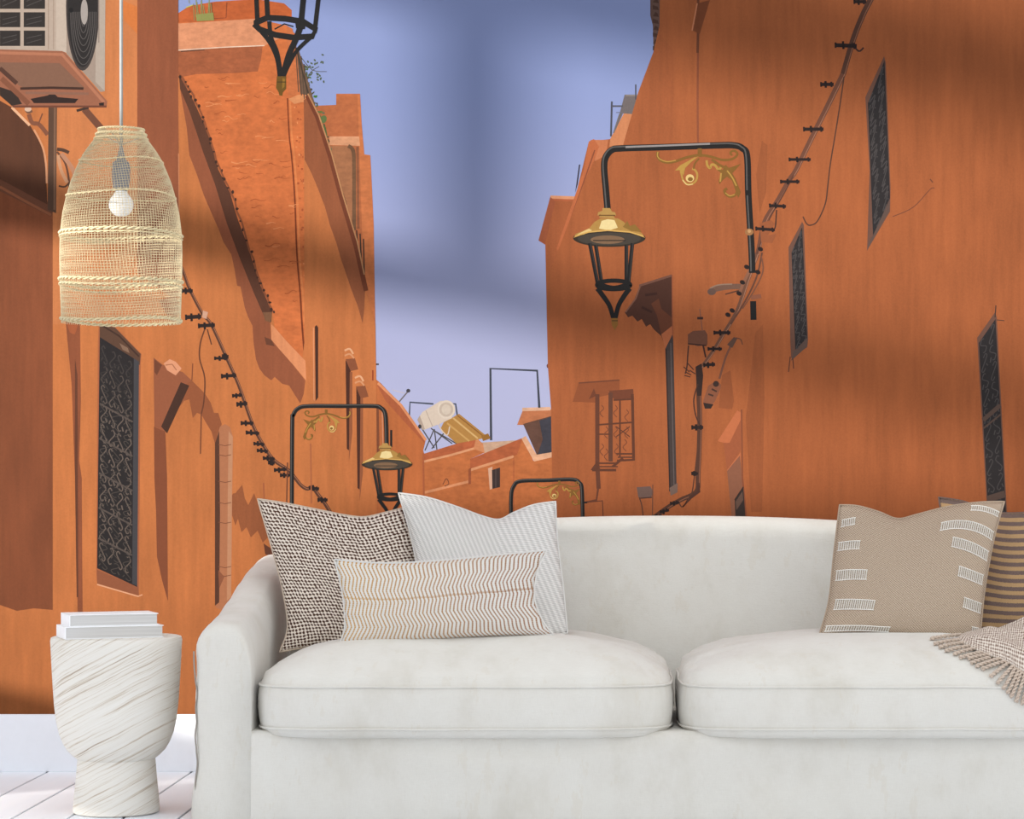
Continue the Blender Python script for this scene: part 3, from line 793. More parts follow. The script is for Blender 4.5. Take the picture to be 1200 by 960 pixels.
tank = ink('printed_water_heater', [('s', a, 1.4, K(84, 80, 82)) for a in ([(509, 503), (512, 527)], [(508, 505), (498, 528)], [(509, 505), (535, 520)], [(505, 502), (530, 520)], [(493, 500), (509, 525)], [(520, 508), (506, 526)])])
ink('printed_solar_panel', [('p', [(538, 485), (569, 510), (566, 514), (535, 520), (516, 503), (520, 495)], K(186, 136, 72)), ('s', [(531, 490), (560, 514)], 2, K(222, 180, 118)), ('s', [(524, 496), (550, 517)], 2, K(212, 164, 98)),
    ('s', [(536, 487), (566, 511)], 1.5, K(150, 100, 50)), ('p', [(564, 511), (572, 508), (575, 514), (566, 517)], K(160, 110, 50))], tank)
ink('printed_tank', [('p', [(489, 492), (495, 483), (516, 470), (527, 470), (530, 490), (515, 497), (497, 504)], K(224, 206, 190)), ('p', [(489, 492), (492, 487), (498, 503), (495, 504)], K(186, 166, 152)),
    ('s', [(499, 481), (507, 500)], .9, K(190, 172, 158)), ('p', ell(523, 480, 10.5, 10.8), K(232, 216, 200)), ('p', ell(523, 480, 8.2, 8.5), K(206, 188, 172)), ('p', ell(523, 480, 5.5, 5.8), K(222, 206, 190)),
    ('s', sm([(513, 492), (516, 502), (524, 510), (527, 500)], 5), 1.3, K(226, 206, 186)), ('p', ell(492, 500, 2, 2.5), K(60, 56, 60))], tank)
ink('printed_antenna', [('s', [(467, 472), (478, 459)], 1.6, K(120, 112, 116)), ('p', ell(478.5, 458, 2.4, 2.2), K(70, 66, 74)), ('s', [(460, 457), (474, 461)], 1, K(206, 196, 206))])
ink('printed_spout', [('s', [(438, 427), (444, 427)], 2, K(80, 70, 76))])

# ---- stepped house with the sloping roof ledge, beyond the left wall
h2 = ink('printed_house', [('g', [(430, 440), (441, 445), (446, 449), (470, 474), (499, 515), (496, 528), (497, 532), (500, 700), (430, 700)], wallfn(K(196, 111, 62), .08, 40, 2), 8),
    ('p', [(442, 452), (446, 449), (470, 474), (499, 514), (497, 519), (470, 490), (452, 470)], K(178, 96, 60)), ('s', [(443, 449), (470, 475), (499, 516)], 3, K(228, 150, 104)),
    ('s', [(442.5, 478), (443.5, 540)], 3, K(132, 74, 48)), ('s', [(496, 531), (497, 610)], 2, K(176, 96, 60)), ('s', [(448, 480), (449, 530)], 1.2, K(216, 146, 110))], mat='streak')

# ---- the tower and the roof railing
tower = ink('printed_tower', [('g', [(370, 124), (394, 123), (394, 110), (422, 110), (424, 146), (427, 181), (434, 182), (435, 200), (438, 263), (441, 449), (443, 640), (380, 640), (366, 300)], wallfn(K(186, 106, 64), .07, 30, 3), 8),
    ('p', [(422, 111), (424, 146), (427, 181), (434, 182), (435, 200), (438, 263), (441, 449), (428, 380), (421, 171), (419, 112)], K(206, 120, 72)), ('p', [(386, 160), (421, 160), (422, 171), (386, 170)], K(220, 156, 116)),
    ('p', [(386, 171), (412, 171), (414, 178), (414, 262), (404, 240)], K(170, 112, 76)), ('s', sm([(408, 171), (414, 177), (415, 200), (415, 270)], 4), 4.5, K(120, 84, 58)), ('s', [(419, 172), (420, 268)], 3, K(146, 88, 58))], mat='rough')
ink('printed_railing', [('s', a, 1.6, K(66, 50, 42)) for a in ([(418, 270), (420, 306)], [(422, 274), (424, 318)], [(426, 280), (427, 324)], [(388, 185), (428, 330)], [(386, 180), (406, 240)])], tower)
r = random.Random(3)
plants = []
for k in range(120):
    t = r.random(); x = 351 + 36 * t + r.gauss(0, 3); y = 72 + 112 * t + r.gauss(0, 7)
    plants.append(('p', ell(x, y, r.uniform(1, 2.8), r.uniform(.8, 1.6), r.uniform(0, 3), 6), K(r.randint(58, 110), r.randint(70, 120), r.randint(44, 80))))
for k in range(26):
    x = 358 + r.random() * 24; plants.append(('p', ell(x, 82 + r.gauss(0, 9), 1.8, 1.1, r.uniform(0, 3), 6), K(84, 96, 70)))
plants += [('s', sm([(352, 66), (366, 82), (383, 84)], 4), .8, K(84, 80, 66)), ('s', sm([(358, 100), (364, 85), (374, 78)], 4), .8, K(84, 80, 66)), ('p', ell(379, 140, 4, 5, .4, 9), K(98, 116, 66)), ('p', ell(381, 158, 2.5, 12, -.1, 9), K(82, 100, 56))]
ink('printed_shrub', plants)
# ---- rough plastered house with parapet
rough = ink('printed_house', [('g', [(205, 18), (222, 7), (252, 2), (300, -1), (333, 4), (342, 12), (342, 22), (205, 30)], wallfn(K(196, 98, 50), .12, 20, 4), 6),
    ('s', [(248, 3), (249, 22), (265, 21), (266, 3)], 1.4, K(150, 72, 40)),
    ('p', [(347, 58), (350, 58), (366, 112), (373, 135), (360, 114), (350, 112)], K(118, 90, 70)),
    ('g', [(205, 27), (300, 22), (336, 30), (346, 40), (352, 110), (362, 112), (366, 122), (372, 150), (380, 700), (205, 700)], wallfn(K(212, 116, 64), .13, 34, 5), 7),
    ('p', [(205, 28), (299, 22), (300, 30), (330, 44), (308, 54.5), (262, 55.5), (205, 59)], K(224, 150, 110)),
    ('g', [(205, 59), (262, 55), (308, 53), (306, 70), (302, 84), (270, 86), (230, 87), (205, 92)], wallfn(K(172, 96, 60), .06, 30, 6), 6), ('s', [(209, 59), (262, 55.5), (310, 53.5)], 1.2, K(240, 208, 184)), ('s', [(212, 60.5), (240, 58.5)], 1.2, K(96, 60, 44)),
    ('s', sm([(337, 115), (339, 158), (342, 185), (345.5, 232), (348, 297), (352, 345), (354, 380), (357, 416)], 4), (1.6, 2.2), K(128, 58, 28)), ('s', sm([(340, 115), (342, 158), (345, 185), (348.5, 232), (351, 297), (355, 345), (357, 380)], 4), 2, K(224, 132, 76)),
    ('p', [(336, 30), (343, 34), (352, 110), (338, 114)], K(206, 116, 68)), ('p', [(350, 111), (364, 112), (358, 119), (345, 122), (338, 116)], K(222, 146, 96))], mat='rough')
cr = []
for k in range(150):
    y = r.uniform(88, 400); x = r.uniform(214, 336) + (y - 100) * .03
    if x < 216 + (y - 88) * .40 + 6 or x > 334 + (y - 110) * .05 and x < 350: continue
    L = r.uniform(5, 20); h = r.uniform(-2, 2); c = K(236, 150, 96) if r.random() < .45 else K(170, 84, 42)
    cr.append(('s', sm([(x, y), (x + L * .3, y + r.uniform(-2, 2)), (x + L * .65, y + h + r.uniform(-2, 2)), (x + L, y + h)], 3), (r.uniform(.6, 1.6), .4), c))
for k in range(60):
    y = r.uniform(120, 380); x = 340 + (y - 115) * .055 + r.uniform(4, 12); cr.append(('p', ell(x, y, r.uniform(.6, 1.6), r.uniform(.6, 1.8), 0, 6), K(176, 88, 48) if r.random() < .6 else K(232, 146, 92)))
tag(ink('printed_plaster_cracks', cr, rough, 'flat'), kind='stuff')
gr = []
for k in range(9): gr.append(('s', [(228 + k * 2.6, 24), (228 + k * 2.6 + r.uniform(-3, 3), r.uniform(-6, 8))], .9, K(150, 150, 96)))
gr += [('p', [(229, 17), (250, 15), (251, 24), (231, 25)], K(150, 150, 84)), ('s', [(218, 9), (226, 6)], 1.2, K(196, 190, 110)), ('s', [(222, 4), (221, -5)], .8, K(150, 150, 110))]
ink('printed_grass_tuft', gr, rough)
ink('printed_railing', [('s', [(346 + k * 3.4, 48 + k * 9), (350 + k * 3.4, 108 + k * 4)], 1.2, K(92, 72, 58)) for k in range(4)] + [('s', [(347, 56), (362, 112), (374, 138)], 1.6, K(70, 56, 46))], rough)

# ---- the smooth wall under the roof ledge (right of the rough house)
def smf(x, y, c): return c
h3 = ink('printed_house', [('g', [(356, 117), (362, 113), (373, 135), (388, 182), (402, 232), (419, 300), (429, 342), (440, 380), (441, 449), (442.5, 700), (340, 700), (352, 440), (357, 400)], wallfn(K(204, 121, 69), .09, 40, 7), 7),
    ('p', [(356, 117), (357, 187), (365, 203), (373, 222), (381, 243), (387, 265), (394, 284), (400, 305), (406, 322), (412, 340), (419, 358), (425, 379), (427, 362), (428, 340), (417, 292), (400, 232), (372, 138), (362, 115)], K(156, 90, 57)),
    ('s', [(360, 112), (372, 137), (387, 183), (400, 231), (417, 288), (429, 341)], 5.5, K(120, 62, 38)), ('s', [(361, 110), (374, 136), (389, 181), (402, 229), (419, 284), (427, 322)], 1.6, K(196, 140, 96)),
    ('p', [(369, 383), (371, 381), (373, 384), (373, 466), (370, 470)], K(74, 42, 30)), ('s', [(367.5, 384), (368, 470)], 1.3, K(226, 150, 106)),
    ('s', [(437, 434), (437, 446)], 1.5, K(150, 60, 34))], mat='streak')
for (bx, by, sx, b, s2) in ((405, 420, 405, 436, 528), (417, 452, 417.5, 466, 574)):
    ink('printed_niche', [('p', [(sx, by + 2), (sx + 6, by + 10), (sx + 6, s2 - 36), (sx + 4, s2), (sx + 1.5, s2 - 2)], K(80, 42, 28)), ('p', [(sx + 5, b), (sx + 8, b), (sx + 8, s2 - 20), (sx + 4, s2 + 14)], K(156, 91, 58)),
        ('p', [(bx, by + 1), (bx + 11, by), (bx + 15, by + 13), (bx + 6, by + 15)], K(146, 84, 54)), ('s', sm([(bx - 1, by - 9), (bx + 5, by - 11), (bx + 9, by - 5)], 4), 2.2, K(236, 176, 134)), ('s', sm([(bx - 1, by - 3), (bx + 5, by - 5), (bx + 10, by)], 4), 2, K(224, 156, 112))], h3)

# ---- the long wall at the left
def lwf(x, y, c):
    c = mul(c, 1 - .10 * sstep(690, 740, y)); return mul(c, 1 + .05 * sstep(200, 90, x))
LW = [(LX, TOPY), (209, TOPY), (209, 86), (212, 90), (228, 118), (243, 156), (257, 200), (270, 228), (276, 254), (288, 284), (305, 336), (319, 366), (322, 384), (340, 405), (358, 424), (359, 446), (380, 500), (398, 540), (412, 600), (420, 700), (420, 837), (LX, 837)]
lw = ink('printed_house', [('g', LW, wallfn(OR, .09, 60, 8, lwf), 7),
    ('g', [(209, 84), (212, 110), (219, 150), (222, 182), (231, 205), (239, 229), (248, 250), (256, 268), (262, 284), (271, 298), (275, 316), (278, 335), (282, 336), (287, 361), (291, 372), (296, 382), (297, 400), (300, 421), (304, 432), (310, 440), (318, 446), (322, 442), (331, 450), (339, 452), (345, 462), (352, 473), (356, 462), (358, 446), (336, 418), (318, 396), (317, 380), (318, 368), (304, 338), (287, 286), (275, 256), (256, 203), (242, 160), (228, 120)], wallfn(K(154, 87, 57), .06, 30, 9), 6),
    ('p', [(210, 88), (219, 104), (230, 125), (244, 156), (256, 199), (270, 227), (278, 255), (289, 284), (305, 334), (319, 366), (318, 378), (310, 372), (297, 342), (280, 300), (266, 262), (252, 216), (238, 178), (222, 130), (211, 104)], K(98, 58, 40)),
    ('p', [(308, 366), (319, 366), (317, 378), (311, 376)], K(132, 90, 62)),
    ('p', [(318, 380), (324, 386), (336, 400), (358, 423), (359, 446), (344, 428), (328, 410), (318, 398)], K(226, 146, 100)), ('p', [(310, 395), (318, 398), (322, 406), (312, 404)], K(110, 64, 44)),
    ('p', jag((270, 585), (276, 578), 4, 2, 1) + [(284, 568), (287, 584), (291, 592), (298, 578), (304, 596), (316, 600), (316, 628), (308, 636), (302, 622), (294, 630), (289, 618), (283, 624), (279, 608), (276, 616), (272, 604)], K(158, 91, 55)),
    ('p', [(309, 637), (318, 643), (322, 652), (311, 650)], K(110, 62, 42))], mat='streak')
for q in ([(211, 88), (226, 112), (243, 152), (256, 195), (271, 226), (290, 283), (306, 333), (320, 366)],): ink('printed_roof_edge', [('s', [(x + r.uniform(-1.2, 1.2), y) for x, y in sm(q, 5)], 2.2, K(150, 84, 52))] + [('p', ell(x + r.uniform(-2, 2), y + r.uniform(-3, 3), r.uniform(1, 2.2), r.uniform(1, 2.5), 0, 6), K(66, 40, 30)) for x, y in sm(q, 5)], lw)
# gate pier: sunlit strip and shaded side
ink('printed_pier', [('g', [(62, TOPY), (161, TOPY), (161, 330), (150, 380), (62, 380)], wallfn(K(214, 132, 80), .06, 40, 10), 8), ('p', [(142, 0), (161, 8), (161, 40), (146, 24)], K(220, 126, 64)),
    ('g', [(161, TOPY), (209, TOPY), (209, 100), (211, 346), (200, 348), (184, 336), (161, 320)], wallfn(K(154, 87, 57), .05, 40, 11), 8), ('s', [(209.5, 180), (211, 345)], 1.2, K(210, 136, 94)),
    ('p', [(186, 352), (206, 346), (211, 364), (203, 380), (194, 366)], K(158, 88, 58))], lw, 'streak')
# tall ridge beside the pier
ink('printed_pilaster', [('g', [(77, 376), (94, 376), (95, 470), (93, 540), (96, 560), (97, 717), (91, 717), (89, 600), (88, 560), (84, 450)], wallfn(K(150, 84, 54), .10, 20, 12), 6), ('p', [(78, 378), (92, 380), (88, 392), (82, 390)], K(176, 96, 58)),
    ('p', [(88, 420), (91, 440), (92, 700), (90, 700), (88, 560)], K(108, 62, 42)), ('p', [(94, 720), (91, 717), (97, 717)], K(120, 70, 46))], lw, 'streak')
# grille window
W = ink('printed_window', [('p', [(116, 379), (124, 379), (136, 384), (166, 415), (165, 427), (163, 698), (158, 697), (114, 684), (113, 672), (115, 400)], K(176, 102, 66)),
    ('p', [(117, 380), (135, 384), (165, 415), (164, 428), (117, 396)], K(98, 68, 52)), ('s', [(119, 381), (140, 394), (163, 418)], 2, K(70, 46, 36)), ('p', [(140, 402), (150, 408), (152, 414), (144, 410)], K(140, 108, 88)),
    ('p', [(114, 668), (162, 688), (163, 698), (114, 684)], K(156, 92, 62)), ('s', [(114, 685), (162, 699), (167, 697)], 1.5, K(240, 176, 136)),
    ('p', [(117, 395), (163, 424), (162, 560), (161, 688), (114, 666), (115, 560)], K(42, 37, 38)), ('p', [(157, 420), (163, 424), (162, 560), (161, 687), (155, 684), (156, 560)], K(72, 70, 74))], lw)
qq = [(118, 402), (156, 424), (155, 676), (115, 656)]
ink('printed_grille', scrolls(qq, 4, 11, K(116, 101, 92), 1.3, (.28, .44, .6, .76, .9), K(96, 84, 78), (.35, K(60, 54, 54))) + scrolls([(116, 410), (157, 432), (156, 684), (114, 664)], 3, 17, K(84, 75, 70), .9, (), None, (.3, K(50, 46, 46))), W)
# stone bracket with its shadow
ink('printed_bracket', [('g', [(180.5, 500), (194, 506), (196, 560), (197, 705), (190, 680), (184, 652), (183, 600), (181, 560)], wallfn(K(140, 78, 50), .05, 20, 13), 8),
    ('p', [(214, 440), (225, 446), (240, 461), (247, 472), (251, 484), (256, 484), (260, 497), (256, 512), (252, 520), (248, 506), (243, 498), (236, 486), (231, 484), (226, 490), (222, 468), (216, 470), (208, 480)], K(156, 89, 55)),
    ('p', [(180, 419), (190, 427), (200, 432), (214, 436), (225, 446), (216, 452), (194, 506), (181, 500)], K(158, 92, 62)), ('p', [(212, 448), (222, 452), (196, 508), (189, 500)], K(74, 46, 34)), ('p', [(181, 421), (190, 428), (184, 440), (181, 436)], K(120, 68, 46)),
    ('p', [(192, 426), (199, 421), (206, 424), (213, 432), (206, 440), (196, 434)], K(232, 160, 122)), ('s', [(194, 428), (202, 427), (207, 434)], 1.2, K(176, 110, 78))], lw, 'flat')
# clay down pipe
ink('printed_clay_pipe', [('p', [(255, 510), (258, 500), (264, 497), (270, 501), (273, 512), (272, 590), (271, 706), (262, 716), (253, 712), (254, 600)], K(186, 120, 84)), ('p', [(252, 520), (257, 505), (258, 600), (257, 706), (252, 710)], K(92, 56, 40)),
    ('p', [(268, 505), (273, 512), (272, 590), (271, 700), (266, 704), (267, 590)], K(202, 144, 108))] + [('s', [(256, y), (264, y + 1.5), (271, y)], .9, K(136, 82, 56)) for y in (521, 533, 564, 589, 612, 664, 674)] + [('p', [(256, 668), (263, 676), (257, 690)], K(150, 90, 62))], lw, 'flat')
# dark house front at the far left with the awning
dk = ink('printed_house', [('g', [(LX, 205), (0, 205), (62, 240), (62, 715), (40, 713), (20, 716), (0, 709), (LX, 712)], wallfn(K(150, 84, 52), .10, 40, 14, lambda x, y, c: mul(c, .86 + .18 * sstep(620, 330, y) * sstep(-10, 50, x))), 8),
    ('g', [(LX, 110), (0, 118), (14, 126), (36, 148), (50, 172), (54, 200), (56, 244), (40, 238), (0, 216), (LX, 216)], wallfn(K(98, 58, 38), .06, 40, 15), 8)], mat='streak')
ink('printed_awning_rim', [('p', [(LX, 204), (0, 210), (58, 241), (63, 246), (60, 254), (0, 224), (LX, 216)], K(122, 74, 52)), ('s', [(0, 219), (30, 236), (60, 252)], 3, K(160, 96, 64)), ('s', sm([(14, 126), (35, 147)], 3), 3, K(242, 186, 146)), ('s', sm([(40, 152), (50, 172), (54, 192), (55, 215)], 5), 2.2, K(226, 160, 118))], dk)
ink('printed_wall_lamp', [('s', sm([(30, 128), (33, 132), (38, 130)], 4), 3, K(120, 84, 66)), ('p', ell(33, 128, 4, 3), K(226, 190, 166)), ('s', sm([(34, 134), (38, 144), (46, 146), (56, 158)], 5), 5, K(140, 86, 62)), ('s', [(45, 146), (50, 133)], 1.6, K(130, 80, 58))], dk)
inks('printed_loose_wire', [('s', sm([(67, 175), (74, 176), (81, 179)], 4), 4, K(90, 62, 48)), ('s', sm([(67, 178), (76, 190), (80, 205), (82, 222)], 5), 2.4, K(110, 72, 54)), ('s', sm([(72, 180), (84, 196), (88, 206)], 5), 5, K(196, 140, 110)), ('s', sm([(68, 182), (72, 200), (79, 214)], 5), 4, K(214, 158, 120)), ('s', sm([(69, 218), (76, 219), (82, 214)], 4), 2, K(96, 66, 50))], lw)
# air conditioner
ac = ink('printed_air_conditioner', [('p', [(57, 124), (67, 124), (66, 250), (56, 246)], K(98, 70, 54)), ('s', [(64.5, 126), (64, 246)], 2.5, K(134, 98, 76)), ('s', [(99, 128), (125, 158)], 8, K(122, 76, 56)), ('s', [(90, 130), (104, 126)], 3, K(70, 50, 42)),
    ('p', [(-60, 57), (0, 58), (75, 60), (126, 119), (125, 126), (15, 126), (0, 108), (-60, 108)], K(164, 104, 78)), ('p', [(-20, 73), (70, 74), (100, 104), (30, 104), (22, 100), (0, 80)], K(140, 100, 80)),
    ('s', [(0, 62), (73, 64), (122, 120)], 3.5, K(190, 124, 94)), ('s', [(24, 104), (60, 103), (98, 104)], 3, K(72, 46, 36)), ('p', [(0, 102), (18, 108), (26, 122), (14, 124), (0, 112)], K(58, 44, 38)), ('s', [(0, 80), (20, 98)], 5, K(90, 58, 46)), ('s', [(2, 92), (34, 122)], 6, K(140, 86, 62)),
    ('p', [(36, 116), (56, 112), (62, 108), (68, 114), (92, 116), (88, 121), (60, 121), (40, 121)], K(52, 36, 32)), ('s', [(30, 109), (104, 110)], 3, K(150, 104, 84)), ('p', [(116, 121), (122, 120), (122, 125), (117, 125)], K(50, 34, 30)), ('s', [(15, 125), (125, 125)], 2.4, K(120, 70, 52))])
ink('printed_casing', [('p', [(-60, -60), (78, -60), (78, 62), (74, 60), (0, 58), (-60, 57)], K(194, 174, 158)), ('p', [(66, -60), (78, -60), (78, 62), (73, 60), (66, 59)], K(206, 188, 172)), ('s', [(57, -20), (57, 58)], 1, K(168, 144, 128)), ('s', [(63, -20), (63, 58)], 1.3, K(176, 154, 138)),
    ('p', [(78, -60), (124, -60), (123, 107), (118, 108), (104, 92), (78, 63)], K(172, 152, 138)), ('p', [(114, -60), (124, -60), (123, 107), (112, 96)], K(190, 174, 160))], ac)
cells = []
for cx0, cx1 in ((-27, -4), (0, 24), (28, 53)):
    for cy0, cy1 in ((-10, 10.5), (14.5, 32), (36, 54)):
        cells.append(('p', [(cx0, cy0), (cx1, cy0), (cx1, cy1), (cx0, cy1)], K(52, 46, 44)))
        for t in range(2): cells.append(('s', [(cx0 + 3, cy1 - 3 - t * 6), (cx1 - 4, cy0 + 10 - t * 5)], .9, K(82, 76, 74)))
ink('printed_vent_grid', cells, ac)
fan = [('p', ell(97, 8, 19.5, 75, 0, 40), K(70, 62, 60)), ('p', ell(97, 8, 17.5, 71, 0, 40), K(44, 40, 40))]
for k in range(7): fan.append(('s', [(98 + (15 - k * 2.0) * math.cos(a), 14 + (62 - k * 7.5) * math.sin(a)) for a in [math.pi * i / 24 for i in range(25)]], .9, K(92, 86, 84)))
fan += [('p', ell(99, 14, 4.2, 15), K(176, 166, 160)), ('p', ell(83.5, 12, 2.4, 3), K(26, 24, 26)), ('s', [(116, -5), (116, 50)], 1.2, K(150, 134, 124))]
ink('printed_fan', fan, ac)
# ---- right hand houses
TY = TOPY
rh = ink('printed_house', [('g', [(631, 282), (645, 230), (674, 231), (676, 245), (660, 330), (639, 287)], wallfn(K(186, 100, 62), .06, 20, 20), 8), ('s', [(645, 231), (674, 232)], 3.6, K(228, 156, 116)), ('p', [(631, 282), (645, 231), (651, 236), (639, 286)], K(166, 90, 58)),
    ('g', [(639, 285), (651, 236), (673, 236), (690, 166), (716, 163), (730, 168), (752, 105), (800, 100), (800, 700), (650, 700), (647, 561), (645.7, 478), (642, 429)], wallfn(K(174, 97, 57), .10, 50, 21), 8),
    ('p', [(715, 163), (731, 133), (744, 134), (733, 170), (714, 172)], K(214, 138, 94)), ('p', [(732, 111), (751, 111), (743, 134), (730, 133), (720, 156)], K(118, 108, 108)), ('s', [(733, 112), (750, 112)], 1.4, K(150, 138, 132)),
    ('p', [(692, 164), (713, 164), (706, 205), (700, 205)], K(208, 126, 84)), ('p', [(690, 166), (696, 163), (702, 172), (697, 186), (656, 296), (652, 292), (684, 200)], K(198, 110, 68)), ('s', [(697, 176), (656, 294)], 1.6, K(150, 82, 54)),
    ('s', [(717, 119), (716, 160)], 2.2, K(82, 84, 98)), ('s', [(717, 124.5), (730, 124.5)], 2, K(92, 92, 104)), ('s', [(722, 132), (729, 132)], 1, K(110, 112, 130)), ('s', [(726, 134), (719, 156)], 1.4, K(120, 112, 112)), ('s', [(745, 99), (745, 117)], 1.6, K(84, 82, 92)),
    ('p', [(678.5, 193), (680, 193), (677, 216), (674, 226)], K(50, 42, 50)), ('p', ell(643, 429, 2.5, 3, 0, 8), K(110, 60, 46))], mat='streak')
rw = ink('printed_house', [('p', [(763, TY), (774, TY), (774, 30), (771, 60), (766, 66), (765, 30), (762, 18)], K(112, 84, 74))] + [('p', [(765 + (k % 2) * 3, y), (771, y + 2), (772, y + 6), (765, y + 5)], K(84, 58, 48)) for k, y in enumerate(range(-10, 58, 8))] + [
    ('g', [(774, TY), (RX, TY), (RX, 840), (787, 840), (787, 560), (787.5, 330), (760, 330), (700, 330), (731, 167), (748, 108), (766, 60), (773, 30)], wallfn(RW, .10, 60, 22, lambda x, y, c: mul(c, 1 - .05 * sstep(1000, 1250, x))), 8),
    ('p', [(731, 167), (748, 108), (766, 60), (773, 40), (790, 60), (787, 330), (700, 332)], K(175, 98, 57))], mat='streak')
ink('printed_plaster', [('g', [(640, 330), (690, 200), (700, 200), (788, 330), (787, 640), (649, 700), (645.7, 478), (642, 429)], wallfn(K(176, 99, 57), .09, 45, 23), 8), ('g', [(652, 300), (695, 190), (730, 172), (790, 172), (790, 332), (652, 332)], wallfn(K(176, 99, 57), .09, 45, 23), 8),
    ('s', sm([(818, 60), (817.5, 120), (818, 172)], 4), 2.4, K(152, 84, 56)), ('s', [(819, TY), (818, 40), (817.5, 62)], 3, K(120, 68, 46)), ('p', [(812, 36), (818, 4), (832, 0), (820, 40)], K(132, 72, 42)), ('s', [(811, 36), (817, 4)], 1.5, K(214, 136, 96)),
    ('s', [(787.6, 322), (788.3, 400)], 1.3, K(160, 88, 58)), ('p', [(893, 165), (899, 170), (898, 225), (890, 250), (886, 205)], K(164, 92, 53)), ('p', [(885, 390), (894, 380), (896, 470), (893, 600), (880, 600), (874, 490)], K(166, 93, 54))], rw, 'streak')
inks('printed_crack', [('s', sm([(1046, 254), (1070, 243), (1090, 222), (1095, 221)], 5), 1, K(128, 74, 54)), ('s', sm([(1090, 210), (1093, 214)], 3), 1.4, K(120, 70, 50))], rw)
def slit(name, frame, dark, nc, nr, sills=(), sill=None):
    o = ink(name, [('p', frame, K(118, 82, 68)), ('p', dark, K(48, 44, 45))] + ([('p', sill, K(104, 82, 74))] if sill else []), rw)
    q = [dark[0], dark[1], dark[2], dark[3]]
    ink('printed_grille', scrolls(q, nc, nr, K(80, 74, 74), 1.1) + [('s', [quad(q, 0, v), quad(q, 1, v)], w, K(96, 76, 68)) for v, w in sills], o)
    return o
slit('printed_window', [(1014, 114), (1036, 66), (1038, 74), (1043.5, 220), (1043, 248), (1016, 294), (1019, 200)], [(1017, 121), (1036.5, 71), (1043, 232), (1023, 277)], 2, 11, sill=[(1023, 276), (1043, 233), (1042, 247), (1016, 293), (1018, 284)])
slit('printed_window', [(924, 290), (940, 260), (942, 264), (947, 398), (946, 407), (927, 420), (926, 400)], [(927.5, 296), (940, 266), (946, 396), (932, 412)], 2, 10, sill=[(930, 412), (946, 396), (946, 406), (927, 423)])
slit('printed_window', [(1145, 396), (1166, 366), (1168, 372), (1182, 640), (1159, 640)], [(1147, 402), (1166.5, 374), (1181, 640), (1160, 640)], 2, 12, sills=((.38, 5), (.42, 2), (.77, 8)))
inks('printed_loose_wire', [('s', [(1166, 372), (1167, 358)], 1.2, K(70, 50, 44)), ('s', [(1168, 375), (1177, 376)], 1, K(90, 60, 48)), ('s', [(926, 418), (924, 436)], 1.2, K(100, 60, 46)), ('s', [(929, 420), (930, 432)], 1.2, K(100, 60, 46))], rw)
# carved dark canopy over the tall narrow window
cn = ink('printed_canopy', [('p', [(750, 334), (787, 322), (787.5, 392), (780, 408), (775, 394), (766, 386), (762, 380), (757, 383), (752, 374), (747, 377), (741, 370), (736, 372), (732, 366), (741, 357)], K(84, 50, 38)), ('s', [(749, 335), (787, 323)], 2.6, K(124, 82, 66)), ('s', [(750, 336), (745, 350), (733, 366)], 1.8, K(134, 90, 72)),
    ('p', [(763, 356), (772, 350), (775, 362), (787, 372), (787.5, 392), (783, 400), (775, 392), (770, 370)], K(110, 62, 42)), ('s', [(756, 346), (770, 344)], 3, K(66, 38, 30)), ('s', [(752, 360), (764, 366)], 3, K(66, 38, 30)), ('p', [(775, 392), (787.5, 382), (788, 394), (780, 410)], K(186, 106, 68))], rw)
ink('printed_tall_window', [('p', [(779.5, 409), (788, 392), (789, 400), (793, 575), (786, 579), (784.5, 560)], K(74, 62, 60)), ('s', [(780.5, 409), (785, 576)], 1.6, K(54, 40, 38)), ('s', [(786, 402), (790, 574)], 1, K(108, 96, 94)), ('p', [(784.5, 572), (794, 566), (794, 577), (786, 581)], K(124, 100, 90))], rw)
# caged window with its awning
cg = ink('printed_awning', [('p', [(678, 449), (726, 445), (726, 457), (713, 458), (713, 463), (699, 466), (699, 472), (671, 471)], K(152, 84, 50)), ('s', [(678, 449), (726, 445.5)], 1.6, K(120, 68, 46)), ('p', [(690, 468), (696, 455), (699, 464)], K(120, 66, 44)), ('p', [(713, 458), (742, 456), (743, 468), (720, 469)], K(122, 68, 46))], rw)
br = K(104, 60, 42)
ink('printed_window_cage', [('s', [(700, 462), (700, 545), (701.5, 573)], 5, K(110, 64, 46)), ('s', [(715.5, 460), (715.5, 541)], 5, K(106, 66, 50)), ('s', [(741, 462), (742.5, 540)], 3.4, br), ('s', [(726.5, 468), (726.5, 536)], 2, br), ('s', [(719, 469), (740, 468)], 2, br), ('s', [(700, 498), (742, 495)], 2, br), ('s', [(700, 509), (716, 509)], 1.6, br),
    ('s', [(699, 543), (724, 543)], 2, br), ('s', [(697, 547), (724, 547)], 1.6, br), ('s', [(694, 551), (722, 551)], 3, br), ('s', [(722, 532), (744, 532)], 2, br), ('s', [(724, 536), (742, 536)], 1.6, br), ('s', [(723, 540), (742, 539)], 2.4, br), ('p', [(692, 551), (700, 540), (704, 552)], br), ('s', [(718, 547), (730, 537)], 3, br)] +
    [('s', sm([(x, y), (x + 2.5, y + 4), (x - 2, y + 9), (x + 2, y + 14)], 3), 1, K(128, 72, 48)) for x, y in ((705, 475), (710, 500), (705, 520), (721, 475), (721, 500), (734, 480), (734, 500), (732, 515), (710, 526), (722, 520))] + [('s', [(722, 500), (738, 512)], 1.2, br), ('s', [(722, 512), (738, 500)], 1.2, br)], cg)
inks('printed_loose_wire', [('s', [(701, 572), (699, 586), (686, 589)], 2.4, K(116, 66, 46)), ('s', [(684, 589), (706, 587), (707, 612)], 1.5, K(110, 62, 44))], cg)
